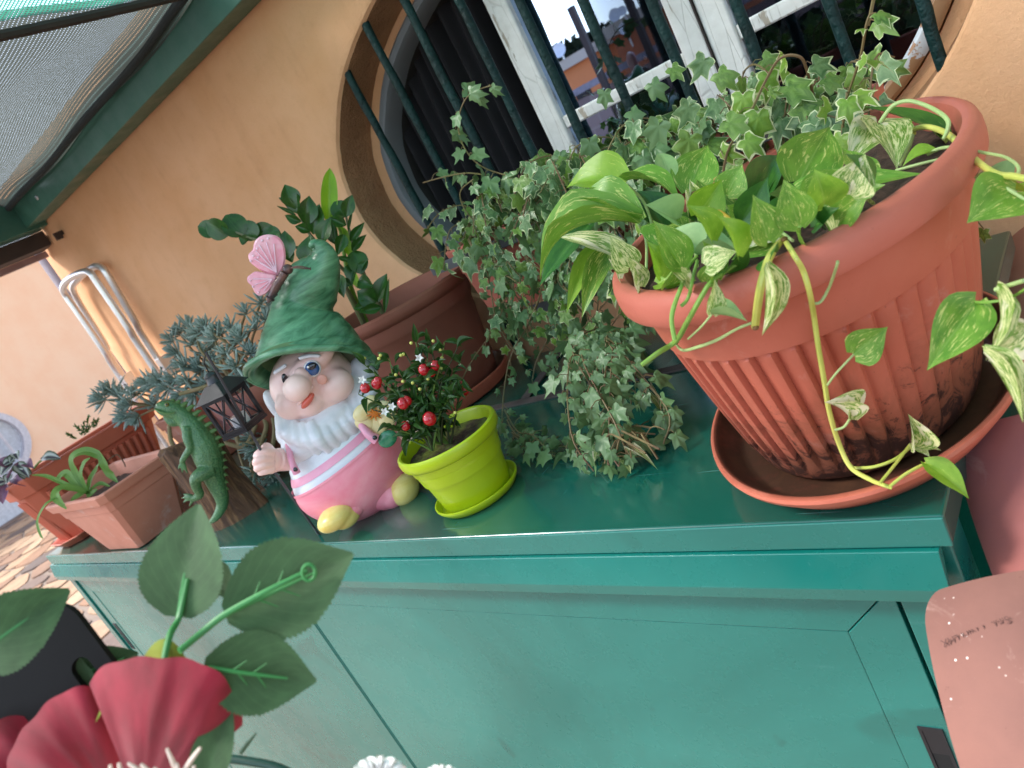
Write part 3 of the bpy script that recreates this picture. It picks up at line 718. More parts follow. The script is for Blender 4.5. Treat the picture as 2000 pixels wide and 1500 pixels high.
M_sauc = NT('saucer_clay'); _t = M_sauc; _v = _t.coord('Object'); _s = _t.sep(_v); _n = _t.noise(26, 6, .7, vec=_v)
_r = _t.n('ShaderNodeNewGeometry').outputs['Normal']
_c = _t.mix(_t.ramp(_n, [(.35, 0.), (.7, 1.)]), srgb(200, 112, 88), srgb(184, 94, 72))
_d = _t.n('ShaderNodeAttribute'); _d.attribute_name = 'UVMap'; _ds = _t.sep(_d.outputs['Vector'])
_c2 = _t.mix(_t.ramp(_n, [(.3, 0.), (.7, 1.)]), srgb(40, 28, 22), srgb(92, 60, 42))
_c = _t.mix(_t.math('MULTIPLY', _ds[0], _t.ramp(_n, [(.2, .65), (.5, 1.)])), _c, _c2)
_t.set(**{'Base Color': _c, 'Roughness': .5}); _t.bump(_n, .3, .001); M_sauc = _t.m
def saucer_mesh(prof, c, n, asp, ang, inner_from):
    m = MB().lathe(prof, c, n, asp, ang)
    for i in range(len(prof)):
        f = 0 if i < inner_from else (.45 if i == inner_from else 1.)
        for k in range(n): m.uv[i*n+k] = (f, 0)
    return m
part('dish', saucer_mesh(sp, BP, 160, BASP, BANG, 6), M_sauc, sau)

# round brown pot of the zz plant
ZP = Vector((-1.105, .938, 0))
zz = thing('round_pot', ZP, 'large round brown terracotta pot of the zz plant behind the gnome', 'pot')
zr = [(.02, .014), (.108, .014), (.111, .018), (.118, .06), (.128, .13), (.1335, .165), (.1375, .17), (.1395, .175), (.141, .19), (.1415, .196), (.1475, .199), (.1525, .204), (.1545, .211), (.153, .2185), (.148, .2222), (.1425, .2215), (.140, .217), (.136, .19), (.128, .15)]
part('pot_body', MB().lathe(zr, ZP, 96), M_tcd, zz)
part('soil', soil_disc(ZP, .134, .178, amp=.005, seed=4), M_soil, zz)
zs = thing('saucer', ZP, 'round brown saucer under the zz plant pot', 'saucer')
part('dish', saucer_mesh([(.02, .0006), (.118, .0006), (.126, .004), (.1365, .024), (.137, .028), (.134, .0295), (.131, .0275), (.122, .009), (.116, .006), (.02, .0055)], ZP, 80, 1, 0, 5), M_sauc, zs)

# lime pot
LP = Vector((-.7365, .588, 0))
M_lime = simple('lime_green_plastic', srgb(176, 200, 22), .34, var=.05, nscale=12, coat=.2)
lime = thing('lime_pot', LP, 'small lime green plastic pot with a berry plant beside the gnome', 'pot')
lr = [(.015, .006), (.046, .006), (.0482, .009), (.0515, .030), (.0548, .052), (.0552, .0535), (.0566, .054), (.0575, .060), (.0573, .0606), (.0588, .061), (.0598, .0665), (.0596, .0672), (.0612, .0678), (.0625, .0755), (.0628, .0772), (.0668, .0790), (.0690, .0812), (.0702, .0850), (.0706, .0900), (.0694, .0945), (.0668, .0962), (.0640, .0950), (.0630, .0918), (.060, .068), (.057, .05)]
part('pot_body', MB().lathe(lr, LP, 96), M_lime, lime)
part('soil', soil_disc(LP, .0605, .080, amp=.004, seed=9), M_soilm, lime)
ls = thing('lime_saucer', LP, 'lime green plastic saucer under the small lime pot', 'saucer')
part('dish', MB().lathe([(.01, .0005), (.049, .0005), (.053, .002), (.0585, .0085), (.0600, .0115), (.0596, .0135), (.0582, .0138), (.0566, .0118), (.052, .0052), (.048, .0042), (.01, .004)], LP, 80), M_lime, ls)

# trough with tapering sides (left), its spider plant comes later
def frustum(m, lo, hi, z0, z1, cut0, cut1):
    """lo / hi = (x0,y0,x1,y1) rectangles with cut corners"""
    def octo(r_, c): x0, y0, x1, y1 = r_; return [(x0+c, y0), (x1-c, y0), (x1, y0+c), (x1, y1-c), (x1-c, y1), (x0+c, y1), (x0, y1-c), (x0, y0+c)]
    a, b = octo(lo, cut0), octo(hi, cut1); o = len(m.v)
    m.v += [Vector((x, y, z0)) for x, y in a]+[Vector((x, y, z1)) for x, y in b]
    m.f += [(o+i, o+(i+1) % 8, o+8+(i+1) % 8, o+8+i) for i in range(8)]
    return o
def rect_pot(name, label, cat, lo, hi, h, mat, lip=.012, wall=.009, cut=.01, rimh=.022, ang=0, piv=None, soil_z=None, groove=True):
    cx, cy = (hi[0]+hi[2])/2, (hi[1]+hi[3])/2
    t = thing(name, (cx, cy, 0), label, cat); m = MB()
    def lerp(f): return tuple(a*(1-f)+b*f for a, b in zip(lo, hi))
    def grow(r_, g): return (r_[0]-g, r_[1]-g, r_[2]+g, r_[3]+g)
    levels = [(lo, .002, cut)]; fr = 1-rimh/h
    if groove: levels += [(grow(lerp(fr-.16), -.0), h*(fr-.16), cut), (grow(lerp(fr-.15), .0016), h*(fr-.155), cut)]
    levels += [(grow(lerp(fr), .001), h*fr, cut), (grow(lerp(fr), lip), h*fr+.001, cut+.004), (grow(hi, lip), h-.003, cut+.004), (grow(hi, lip-.004), h, cut+.003), (grow(hi, -.0), h, cut), (grow(hi, -.004), h-.004, cut), (grow(lerp(.55), -wall), h*.55, cut)]
    def octo(r_, c): x0, y0, x1, y1 = r_; return [(x0+c, y0), (x1-c, y0), (x1, y0+c), (x1, y1-c), (x1-c, y1), (x0+c, y1), (x0, y1-c), (x0, y0+c)]
    for r_, z, c in levels: m.v += [Vector((x, y, z)) for x, y in octo(r_, c)]
    for i in range(len(levels)-1):
        for k in range(8): m.f.append((i*8+k, i*8+(k+1) % 8, (i+1)*8+(k+1) % 8, (i+1)*8+k))
    m.f.append(tuple(reversed(range(8))))
    sm = MB(); sr = grow(lerp((soil_z or h*.8)/h), -wall-.001); sz = soil_z or h*.8
    def sfn(u, v):
        x = sr[0]+(sr[2]-sr[0])*u; y = sr[1]+(sr[3]-sr[1])*v; return (x, y, sz+.006*noise.noise(Vector((x*40, y*40, 0))))
    sm.grid(sfn, 24, 16, uv=False)
    if ang:
        pv = Vector(piv or (cx, cy, 0)); rm = Matrix.Rotation(ang, 3, 'Z')
        for mm in (m, sm): mm.v = [pv+rm @ (v-pv) for v in mm.v]
    part('pot_body', m, mat, t, smooth=False, bevel=.0022)
    part('soil', sm, M_soil, t)
    return t
trough = rect_pot('trough', 'square pale terracotta trough with tapering sides and a spider plant, at the front left corner', 'planter', (-1.895, .508, -1.706, .625), (-1.972, .486, -1.640, .652), .150, M_tcp, lip=.010)
longp = rect_pot('long_planter', 'long ribbed terracotta planter with purple striped trailing plant, leftmost on the cabinet', 'planter', (-2.305, .545, -2.215, .845), (-2.325, .505, -2.185, .900), .212, M_tcs, lip=.012, cut=.03, rimh=.045, groove=False)
ribs = MB()
for k in range(15):
    y = .575+k*.0185; ribs.tube([(-2.2145+.002, y, .018), (-2.2145+.0265, y-.0+(y-.7)*.12, .155)], .0072, 8)
for k in range(4):
    x = -2.292+k*.0185; ribs.tube([(x, .545, .018), (x*1.0, .516, .155)], .0068, 8)
part('ribs', ribs, M_tcs, longp)
lsau = thing('long_saucer', (-2.26, .70, 0), 'long narrow terracotta saucer under the ribbed planter', 'saucer')
m = MB()
def octr(x0, y0, x1, y1, c, z): return [Vector(p) for p in ((x0+c, y0, z), (x1-c, y0, z), (x1, y0+c, z), (x1, y1-c, z), (x1-c, y1, z), (x0+c, y1, z), (x0, y1-c, z), (x0, y0+c, z))]
L5 = [octr(-2.32, .53, -2.20, .86, .03, .001), octr(-2.333, .512, -2.183, .878, .035, .020), octr(-2.331, .515, -2.186, .875, .034, .022), octr(-2.326, .520, -2.192, .870, .033, .019), octr(-2.314, .535, -2.206, .856, .03, .006)]
for L_ in L5: m.v += L_
for i in range(4):
    for k in range(8): m.f.append((i*8+k, i*8+(k+1) % 8, (i+1)*8+(k+1) % 8, (i+1)*8+k))
m.f += [tuple(reversed(range(8))), tuple(32+k for k in range(8))]
part('dish', m, M_tcs, lsau, smooth=False, bevel=.001)
small = rect_pot('square_pot', 'small square pinkish terracotta pot with sedum between the two planters on the left', 'pot', (-2.06, .86, -1.95, .97), (-2.085, .835, -1.925, .995), .165, M_tcp, lip=.006, rimh=.03)

# sedum pot behind lizard and lantern
SP = Vector((-1.50, .86, 0))
sed = thing('sedum_pot', SP, 'round red brown terracotta pot overgrown with grey blue sedum behind the lantern', 'pot')
part('pot_body', MB().lathe([(.02, .01), (.10, .01), (.105, .02), (.125, .13), (.129, .145), (.131, .147), (.137, .16), (.138, .186), (.135, .191), (.128, .190), (.124, .17), (.11, .1)], SP, 72), M_tcd, sed)
part('soil', soil_disc(SP, .122, .165, amp=.005, seed=6), M_soil, sed)
ss = thing('saucer', SP, 'round brown saucer under the sedum pot, partly hidden by the lizard', 'saucer')
part('dish', saucer_mesh([(.02, .0006), (.110, .0006), (.118, .004), (.130, .020), (.131, .023), (.128, .024), (.125, .022), (.115, .008), (.108, .005), (.02, .0045)], SP, 72, 1, 0, 5), M_sauc, ss)
sp2 = rect_pot('back_pot', 'orange brown rectangular pot behind the lizard, filled with sedum', 'pot', (-1.90, .93, -1.74, 1.03), (-1.92, .905, -1.70, 1.05), .20, M_tcw, lip=.006, rimh=.03)

# ------------------------------------------------------------------ planters on the rack behind, flat bar rack
M_rack = simple('grey_steel_strip', srgb(92, 92, 96), .55, bump=.3, bscale=120)
M_rust = simple('rusty_steel_strip', srgb(104, 92, 90), .7, var=.3, bump=.4, bscale=90)
rack = thing('planter_rack', (-.6, .98, 0), 'grey flat bar steel rack holding the ivy planters in front of the window', 'rack')
def rb(name, a, b, w_, h_, mat=M_rack): return part(name, MB().bar(a, b, w_, h_), mat, rack, smooth=False, bevel=.0006)
RZ = .244
rb('rail', (-.955, .915, RZ), (-.30, .915, RZ), .003, .017); rb('rail', (-1.01, 1.045, RZ-.01), (-.30, 1.045, RZ-.01), .003, .017)
rb('rail', (-.955, .9165, RZ), (-1.01, 1.0435, RZ-.01), .003, .016); rb('rail', (-.30, .917, RZ), (-.30, 1.043, RZ), .003, .016)
rb('rail', (-.80, .917, .125), (-.30, .917, .125), .003, .017)
for a, b in (((-1.098, 1.075, .200), (-1.085, 1.075, .004)), ((-1.018, 1.075, .200), (-1.010, 1.075, .004)), ((-.31, 1.052, RZ), (-.31, 1.052, .004)), ((-.60, 1.052, RZ), (-.60, 1.052, .004))): rb('leg', a, b, .013, .010, M_bar)

for x in (-.78, -.55, -.35): rb('cross_strap', (x, .918, .1262), (x, 1.044, .1262), .016, .002)
rb('base_strap', (-.965, .846, .0016), (-.30, .858, .0016), .018, .003, M_rust); rb('base_strap', (-.845, .857, .0032), (-.885, 1.04, .0032), .018, .0025, M_rust)
rb('base_strap', (-.40, .866, .0032), (-.40, 1.04, .0032), .018, .0025, M_rust)
def ivy_planter(x0, x1, y0, y1, z0, z1, label):
    lo, hi = (x0+.02, y0+.018, x1-.02, y1-.018), (x0+.008, y0+.008, x1-.008, y1-.008); h = z1-z0
    t = rect_pot('ivy_planter', label, 'planter', lo, hi, h, M_tcr, lip=.007, rimh=.025, cut=.012)
    t.location.z += z0; t['group'] = 'terracotta ivy planters on the rack'; return t
ivp = [ivy_planter(-.935, -.640, .926, 1.035, .128, .262, 'leftmost terracotta ivy planter on the rack, its pale corner showing beside the window bars'),
       ivy_planter(-.625, -.375, .926, 1.035, .128, .258, 'middle terracotta ivy planter on the rack, mostly under ivy'),
       ivy_planter(-.365, -.240, .926, 1.035, .128, .235, 'rightmost terracotta ivy planter on the rack, behind the big oval planter')]

# ------------------------------------------------------------------ roof tiles leaning at the right
def tile(label, C4, bulge, thick, mat, cr=.0, nu=28, nv=28, name='roof_tile', rad=.15):
    """C4: four world corners (top left, top right, bottom right, bottom left); bulges towards the camera across its width"""
    a, b, c, d = [Vector(p) for p in C4]; nrm = (b-a).cross(d-a).normalized()
    ctr = (a+b+c+d)/4
    if nrm.dot(CAM-ctr) < 0: nrm = -nrm
    def pt(u, v):
        # rounded top left corner
        if cr:
            du, dv = max(0, cr-u)/cr, max(0, cr-v)/cr; l = math.hypot(du, dv)
            if l > 1e-6 and du > 0 and dv > 0:
                m_ = max(du, dv); k = m_/l; u = cr-(cr-u)*k; v = cr-(cr-v)*k
        p = (a*(1-u)+b*u)*(1-v)+(d*(1-u)+c*u)*v
        return p + nrm*(bulge*(1-(2*v*.75-.55)**2) + bulge*.35*(1-(2*u-1)**2) + .0012*noise.noise(p*18))
    t = thing(name, d, label, 'roof tile', 'terracotta roof tiles stacked at the right'); m = MB()
    m.grid(pt, nu, nv, uv=False); o = len(m.v)
    m.v += [v-nrm*thick for v in m.v]; m.f += [tuple(o+i for i in reversed(f)) for f in list(m.f)]
    W_ = nu+1; edge = [i for i in range(W_)]+[j*W_+nu for j in range(1, nv+1)]+[nv*W_+i for i in range(nu-1, -1, -1)]+[j*W_ for j in range(nv-1, 0, -1)]
    for i in range(len(edge)): p, q = edge[i], edge[(i+1) % len(edge)]; m.f.append((p, o+p, o+q, q))
    part('tile_body', m, mat, t); return t, pt, nrm
t2, pt2, n2 = tile('nearest clay roof tile at the lower right, with faint stamped letters and white specks', (D(1822, 1178, .530), D(2120, 1118, .47), D(2160, 1640, .40), D(1925, 1640, .445)), .022, .013, M_tile, cr=.16)
t1, pt1, n1_ = tile('mauve clay roof tile behind the nearest one, under the big saucer edge', (D(1880, 858, .66), D(2130, 800, .58), D(2180, 1230, .52), D(1985, 1225, .575)), .020, .013, M_tile2, cr=.10)
t3, pt3, n3_ = tile('dark brown clay tile standing against the wall at the right edge of the photo', (D(1975, 470, 1.0), D(2100, 410, .94), D(2130, 760, .90), D(1998, 700, .95)), .02, .015, M_tcw, cr=.05)
for o_ in (t1, t2, t3): o_['kind'] = 'thing'
fc = bpy.data.curves.new('stamp', 'FONT'); fc.body = 'S.r.l.  1 NIM LHX'; fc.size = .0062; fc.extrude = .00015
_tmp = bpy.data.objects.new('stamp_curve', fc); COL.objects.link(_tmp); bpy.context.view_layer.update(); _me = bpy.data.meshes.new_from_object(_tmp); bpy.data.objects.remove(_tmp); _me.materials.clear(); _me.materials.append(simple('stamp_ink', srgb(98, 64, 56), .8))
fo_ = bpy.data.objects.new('stamped_letters', _me); COL.objects.link(fo_)
pa_, pb_ = pt2(.62, .20), pt2(.14, .245); xd = (pb_-pa_).normalized(); zd = (CAM-pa_).normalized(); yd = zd.cross(xd).normalized(); zd = xd.cross(yd)
pa_ = pa_ + zd*.0035
fo_.parent = t2; fo_.matrix_basis = Matrix.Translation(-Vector(t2.location)) @ Matrix(((xd.x, yd.x, zd.x, pa_.x), (xd.y, yd.y, zd.y, pa_.y), (xd.z, yd.z, zd.z, pa_.z), (0, 0, 0, 1)))

# ------------------------------------------------------------------ hand truck against the wall at the left
ht = thing('hand_truck', (-2.5, 1.0, FZ), 'folded aluminium hand truck leaning upright against the wall, its long loop handle showing', 'hand truck')
def HT(px, py, y): return at(px, py, 'y', y)
y0_, y1_ = 1.045, 1.085
loop1 = [HT(262, 775, y0_), HT(205, 688, y0_), HT(148, 605, y0_), HT(126, 573, y0_), HT(125, 556, y0_), HT(140, 541, y0_), HT(163, 531, y0_), HT(176, 533, y0_), HT(190, 552, y0_), HT(250, 640, y0_), HT(312, 735, y0_)]
loop2 = [HT(255, 757, y1_-.012), HT(205, 672, y1_-.012), HT(160, 600, y1_-.012), HT(143, 565, y1_-.012), HT(150, 548, y1_-.012), HT(178, 524, y1_-.012), HT(195, 521, y1_-.012), HT(212, 540, y1_-.012), HT(262, 625, y1_-.012), HT(322, 722, y1_-.012)]
def down(pts):
    a, b = pts[0], pts[-1]; return [Vector((a.x, a.y, FZ+.1))]+pts+[Vector((b.x, b.y, FZ+.1))]
M_alub = simple('bright_aluminium', (.78, .78, .79, 1), .32, metal=.85, var=.04)
part('outer_loop', MB().tube(down(loop1), .0105, 12, smooth_pts=5), M_alub, ht)
part('inner_loop', MB().tube(down(loop2), .0105, 12, smooth_pts=5), M_alub, ht)
part('base_plate', MB().box((-2.66, .85, FZ), (-2.36, 1.05, FZ+.1)), M_alub, ht, smooth=False, bevel=.003)
for px in (0, 1):
    p = HT(247+px*72, 735-px*34, 1.06); part('bracket', MB().box((p.x-.014, p.y-.02, p.z-.05), (p.x+.014, p.y+.018, p.z+.01)), M_alub, ht, smooth=False, bevel=.002)
    part('bolt', MB().ell((p.x, p.y-.021, p.z-.02), .004, seg=8, rings=6), M_rack, ht)
# ------------------------------------------------------------------ the gnome
G0 = Vector((-.9645, .575, 0)); GN = Vector((-.7071, .7071, 0))
GS = Vector((.7071, .7071, 0)); GU = Vector((0, 0, 1))       # right in the picture, up
GP = .000795                                                  # metres per pixel of the photograph there
def G(px, py, off=0): return plane_at(px, py, G0+GN*off, GN)
def gem(name, c, c2, rough=.38, coat=.22, scale=24, stripes=None):
    t = NT(name); v = t.coord('Object'); mp = t.n('ShaderNodeMapping'); mp.inputs['Scale'].default_value = stripes or (1, 1, 1.8); t.l(v, mp.inputs[0])
    n = t.noise(scale, 6, .65, vec=mp.outputs[0], dist=.7)
    t.set(**{'Base Color': t.mix(t.ramp(n, [(.34, 0.), (.68, 1.)]), c, c2), 'Roughness': rough, 'Coat Weight': coat, 'Coat Roughness': .2, 'Subsurface Weight': .0})
    t.bump(n, .25, .0016); return t.m
M_hat = gem('hat_green_glaze', srgb(30, 86, 52), srgb(112, 168, 128), stripes=(.7, .7, 3.0), scale=24)
M_hatin = gem('hat_inside_glaze', srgb(76, 104, 62), srgb(128, 158, 110), stripes=(.6, .6, 3.2), scale=18)
M_skin = gem('skin_glaze', srgb(248, 220, 210), srgb(248, 202, 194), scale=7)
M_cheek = simple('blush_glaze', srgb(244, 176, 158), .4)
M_lip = simple('lip_glaze', srgb(226, 104, 84), .3, coat=.4)
M_beard = gem('beard_glaze', srgb(236, 238, 242), srgb(208, 214, 222), rough=.4, scale=14)
M_pink = gem('pink_glaze', srgb(236, 124, 146), srgb(244, 166, 178), scale=12)
M_pinkl = gem('light_pink_glaze', srgb(240, 170, 192), srgb(232, 150, 178), scale=20)
M_shirt = gem('white_shirt_glaze', srgb(232, 236, 240), srgb(216, 222, 228), scale=20)
M_shoe = gem('yellow_shoe_glaze', srgb(236, 226, 150), srgb(220, 192, 92), scale=14)
M_wing = gem('wing_pink_glaze', srgb(238, 150, 172), srgb(244, 190, 202), scale=26)
M_wingr = gem('wing_rim_glaze', srgb(236, 212, 226), srgb(240, 186, 204), scale=40)
M_bug = simple('butterfly_body_paint', srgb(32, 34, 44), .3, c2=srgb(130, 90, 80), nscale=60)
M_eye = simple('eye_blue_paint', srgb(40, 92, 150), .15, coat=.8)
M_eyed = simple('eye_dark_paint', srgb(16, 24, 40), .12, coat=1)
M_eyew = simple('eye_white_paint', srgb(240, 240, 240), .2, coat=.6)
gn = thing('gnome', G0, 'ceramic garden gnome with a curled green hat, white beard and pink overalls', 'garden gnome')
ROTG = Matrix((GS, -GN, GU)).transposed()      # local x right, y towards the camera, z up
def gel(m, px, py, off, rx, rd, rz, tilt=0, yaw=0, pitch=0, seg=24, rings=16):
    rot = ROTG @ Matrix.Rotation(R(yaw), 3, 'Z') @ Matrix.Rotation(R(tilt), 3, 'Y') @ Matrix.Rotation(R(pitch), 3, 'X')
    return m.ell(G(px, py, off), (rx*GP, rd*GP, rz*GP), rot, seg, rings)
# hat
hp = [(611, 722, -.004, 111), (610, 712, .000, 107), (606, 694, .007, 99), (600, 664, .016, 87), (595, 636, .024, 73), (592, 608, .030, 57), (596, 585, .032, 51), (605, 562, .030, 52), (618, 540, .026, 45), (629, 518, .022, 33), (631, 499, .018, 24), (624, 484, .014, 16), (612, 478, .010, 9), (606, 484, .008, 3)]
pts = [G(a, b, c) for a, b, c, r in hp]; rad = [r*GP for *_, r in hp]
hm = MB(); P_, Q_ = spline(pts, rad, 6)
P_, Q_ = list(P_), list(Q_)
hm.tube(P_, Q_, 64, caps=False)
for i in range(len(P_)):       # brush grooves running round the cone, soft folds
    for k in range(64):
        v = hm.v[i*64+k]; c = P_[i]; d = (v-c)
        if d.length > 1e-6:
            q = 2*math.pi*k/64; s_ = 1+.018*noise.noise(Vector((math.cos(q)*2, math.sin(q)*2, i*.55)))+.03*noise.noise(Vector((math.cos(q)*1.2, math.sin(q)*1.2, i*.12+4)))
            hm.v[i*64+k] = c+d*s_
part('hat', hm, M_hat, gn, mods=(('SOLIDIFY', dict(thickness=.006, offset=-1)),))
brim = MB().tube([P_[0]+(v-P_[0])*1.0 for v in hm.v[:64]]+[hm.v[0], hm.v[1]], .0052, 10, caps=False)
part('hat_brim', brim, M_hat, gn)
# inner side of the brim
ax = (P_[4]-P_[0]).normalized(); inn = MB(); 
for i, f in enumerate((.985, .80, .62)):
    for k in range(64): v = hm.v[k]; inn.v.append(P_[0]+(v-P_[0])*f+ax*(.004+.018*i))
for i in range(2):
    for k in range(64): k2 = (k+1) % 64; inn.f.append((i*64+k, i*64+k2, (i+1)*64+k2, (i+1)*64+k))
part('hat_lining', inn, M_hatin, gn)
# head
h = MB(); gel(h, 612, 752, .004, 77, 60, 76, tilt=-10); gel(h, 655, 752, -.030, 34, 26, 30); gel(h, 570, 790, -.028, 30, 24, 28); gel(h, 607, 792, -.036, 26, 18, 18); gel(h, 606, 712, -.030, 54, 22, 20, tilt=-10)
part('head', h, M_skin, gn, mods=REMESH(.0026, 6))
nz = MB(); gel(nz, 580, 758, -.062, 25, 22, 23, tilt=-20); gel(nz, 592, 738, -.052, 14, 15, 20); part('nose', nz, M_skin, gn, mods=REMESH(.002, 4))
mo = MB(); gel(mo, 601, 783, -.059, 17, 7, 6.5, tilt=-24); part('mouth', mo, M_lip, gn)
ul = MB(); gel(ul, 596, 772, -.058, 22, 8, 5, tilt=-22); part('upper_lip', ul, M_skin, gn)
ck = MB(); gel(ck, 629, 741, -.0555, 9, 3, 9); part('cheek_blush', ck, M_cheek, gn)
ew = MB(); gel(ew, 610, 720, -.0490, 15, 6, 15); part('eye_white', ew, M_eyew, gn)
ew = MB(); gel(ew, 610, 720, -.0506, 12.5, 6, 12.5); part('eye', ew, M_eye, gn, label='wide open blue eye')
ed = MB(); gel(ed, 609, 715.5, -.0545, 8.5, 4.0, 6.0); part('pupil', ed, M_eyed, gn)
eg = MB(); gel(eg, 602, 717, -.0585, 2.2, 1.2, 2.2); part('eye_glint', eg, M_eyew, gn)
e2 = MB(); gel(e2, 557, 741, -.0420, 5, 6, 11, tilt=20, yaw=40); part('eye', e2, M_eyed, gn, label='dark narrow eye beside the nose')
eb = MB()
for i in range(7): gel(eb, 588+i*5.5, 699-2.2*math.sin(i*.5)-i*.6, -.052, 5, 4, 3.4, tilt=25)
part('eyebrow', eb, M_beard, gn, mods=REMESH(.0012, 2)); eb = MB()
for i in range(5): gel(eb, 538+i*4.5, 727-i*3.0, -.0335, 4.5, 4, 3.6, tilt=-20)
part('eyebrow', eb, M_beard, gn, mods=REMESH(.0012, 2))
# beard with hanging locks, hair at the right
b = MB(); gel(b, 624, 836, -.010, 86, 52, 40, tilt=-12); gel(b, 616, 820, .004, 78, 50, 46); gel(b, 552, 800, .004, 17, 30, 46, tilt=-12); gel(b, 700, 765, .008, 32, 38, 66, tilt=-14); gel(b, 712, 730, .012, 24, 30, 34)
rg = random.Random(5)
locks = [(548, 810, 566, 868), (558, 815, 580, 878), (572, 822, 600, 886), (590, 826, 622, 890), (608, 824, 642, 888), (628, 820, 660, 880), (646, 812, 678, 868), (664, 802, 694, 856), (680, 790, 706, 842), (696, 778, 716, 830), (708, 760, 727, 806), (720, 742, 735, 782)]
for i, (x0, y0, x1, y1) in enumerate(locks):
    o0 = -.044+abs(i-4)*.0045; pts = [G(x0, y0, o0+.006), G((x0+x1)/2-3, (y0+y1)/2, o0-.008), G(x1-2, y1-12, o0-.004), G(x1, y1, o0+.004)]
    b.tube(pts, [11*GP, 14*GP, 9*GP, 2.5*GP], 12, smooth_pts=4)
part('beard', b, M_beard, gn, mods=REMESH(.0019, 3, .5))
# body: shirt above, overalls below
sh = MB(); gel(sh, 668, 880, .012, 108, 74, 74, tilt=-8); part('shirt', sh, M_shirt, gn)
def body_shell(lo, hi, grow, name, mat):
    """the belly between two height lines of the ellipsoid body"""
    c = G(690, 908, .008); rr = (121*GP+grow, 92*GP+grow, 96*GP+grow); m = MB(); n1, n2 = 64, 24
    for j in range(n2+1):
        t = lo+(hi-lo)*j/n2
        for k in range(n1):
            q = 2*math.pi*k/n1; zz_ = t + .10*math.sin(q+math.pi)*0; zz_ = max(-1, min(1, zz_)); s_ = math.sqrt(max(0, 1-zz_*zz_))
            m.v.append(c+ROTG @ (Matrix.Rotation(R(-9), 3, 'Y') @ Vector((rr[0]*s_*math.cos(q), rr[1]*s_*math.sin(q), rr[2]*zz_))))
    for j in range(n2):
        for k in range(n1): k2 = (k+1) % n1; m.f.append((j*n1+k, j*n1+k2, (j+1)*n1+k2, (j+1)*n1+k))
    return part(name, m, mat, gn)
body_shell(.24, .97, .0002, 'shirt_panel', M_shirt)
body_shell(.42, .55, .0012, 'shirt_stripe', M_pinkl)
ov = MB(); c_ = G(690, 925, .008)
body_shell(-.999, .28, .0030, 'overalls', M_pink)
body_shell(.255, .295, .0046, 'overalls_hem', M_pink)
lg = MB(); gel(lg, 684, 976, -.022, 42, 44, 34); gel(lg, 752, 952, -.016, 46, 46, 40); gel(lg, 715, 962, .006, 60, 50, 34); gel(lg, 688, 988, -.034, 38, 34, 22, tilt=-10); gel(lg, 766, 960, -.026, 32, 36, 28, tilt=-30)
rgl = random.Random(2)
for i in range(5):
    a_ = i*9; lg.tube([G(665+a_*.5, 985+i*3-a_*.2, -.052), G(705+a_, 975+i*3-a_*.3, -.048), G(745+a_*.4, 958+i*2-a_*.5, -.046)], 3.0*GP, 8, smooth_pts=4)
part('trouser_legs', lg, M_pink, gn, mods=REMESH(.0022, 2, .5))
# side of the overalls that rises to the strap at the right
sd_ = MB(); gel(sd_, 762, 905, .016, 46, 62, 74, tilt=-6); part('overalls_side', sd_, M_pink, gn)
st_ = MB().tube([G(702, 815, -.050), G(708, 832, -.060), G(722, 850, -.066), G(735, 858, -.066)], [7*GP, 7.5*GP, 8*GP, 10*GP], 10, smooth_pts=4); part('shoulder_strap', st_, M_pinkl, gn)
st_ = MB().tube([G(562, 868, -.030), G(567, 890, -.046), G(572, 908, -.052), G(580, 924, -.052)], [5*GP, 5.5*GP, 6*GP, 7*GP], 10, smooth_pts=4); part('shoulder_strap', st_, M_pinkl, gn)
for px, py, o in ((732, 855, -.074), (577, 917, -.060)): bt = MB(); gel(bt, px, py, o, 4.2, 2.5, 4.2); part('button', bt, M_eyed, gn)
# shoes
s1 = MB(); gel(s1, 654, 1010, -.056, 36, 34, 21, tilt=-8, yaw=0); gel(s1, 676, 1004, -.040, 30, 40, 22, tilt=-8); part('shoe', s1, M_shoe, gn, mods=REMESH(.0022, 4))
s1 = MB(); gel(s1, 788, 954, -.034, 32, 34, 28, tilt=-34); gel(s1, 772, 962, .004, 28, 34, 22, tilt=-30); part('shoe', s1, M_shoe, gn, mods=REMESH(.0022, 4))
# arms and hands
def hand(cpx, cpy, off, fingers, palm, wrist, name='hand'):
    m = MB(); m.tube([G(*wrist), G(*palm)], [20*GP, 21*GP], 14); gel(m, cpx, cpy, off, 24, 20, 24)
    for f in fingers: m.tube([G(*p) for p in f], [8.0*GP, 8.4*GP, 7.4*GP, 5.2*GP], 12, smooth_pts=4)
    part(name, m, M_skin, gn, mods=REMESH(.0014, 2, .5))
hand(526, 900, -.040, [[(534, 884, -.050), (518, 882, -.058), (505, 886, -.060), (499, 893, -.056)], [(532, 894, -.052), (514, 895, -.062), (502, 900, -.064), (498, 907, -.058)], [(532, 905, -.052), (515, 907, -.062), (504, 912, -.062), (501, 918, -.056)],
                       [(534, 915, -.050), (520, 918, -.056), (511, 921, -.056), (508, 924, -.050)], [(534, 890, -.038), (526, 877, -.042), (520, 872, -.050), (514, 875, -.056)]], (540, 898, -.034), (566, 898, -.016))
sl_ = MB().tube([G(576, 886, -.012), G(560, 896, -.018)], [24*GP, 20*GP], 16); part('sleeve', sl_, M_shirt, gn)
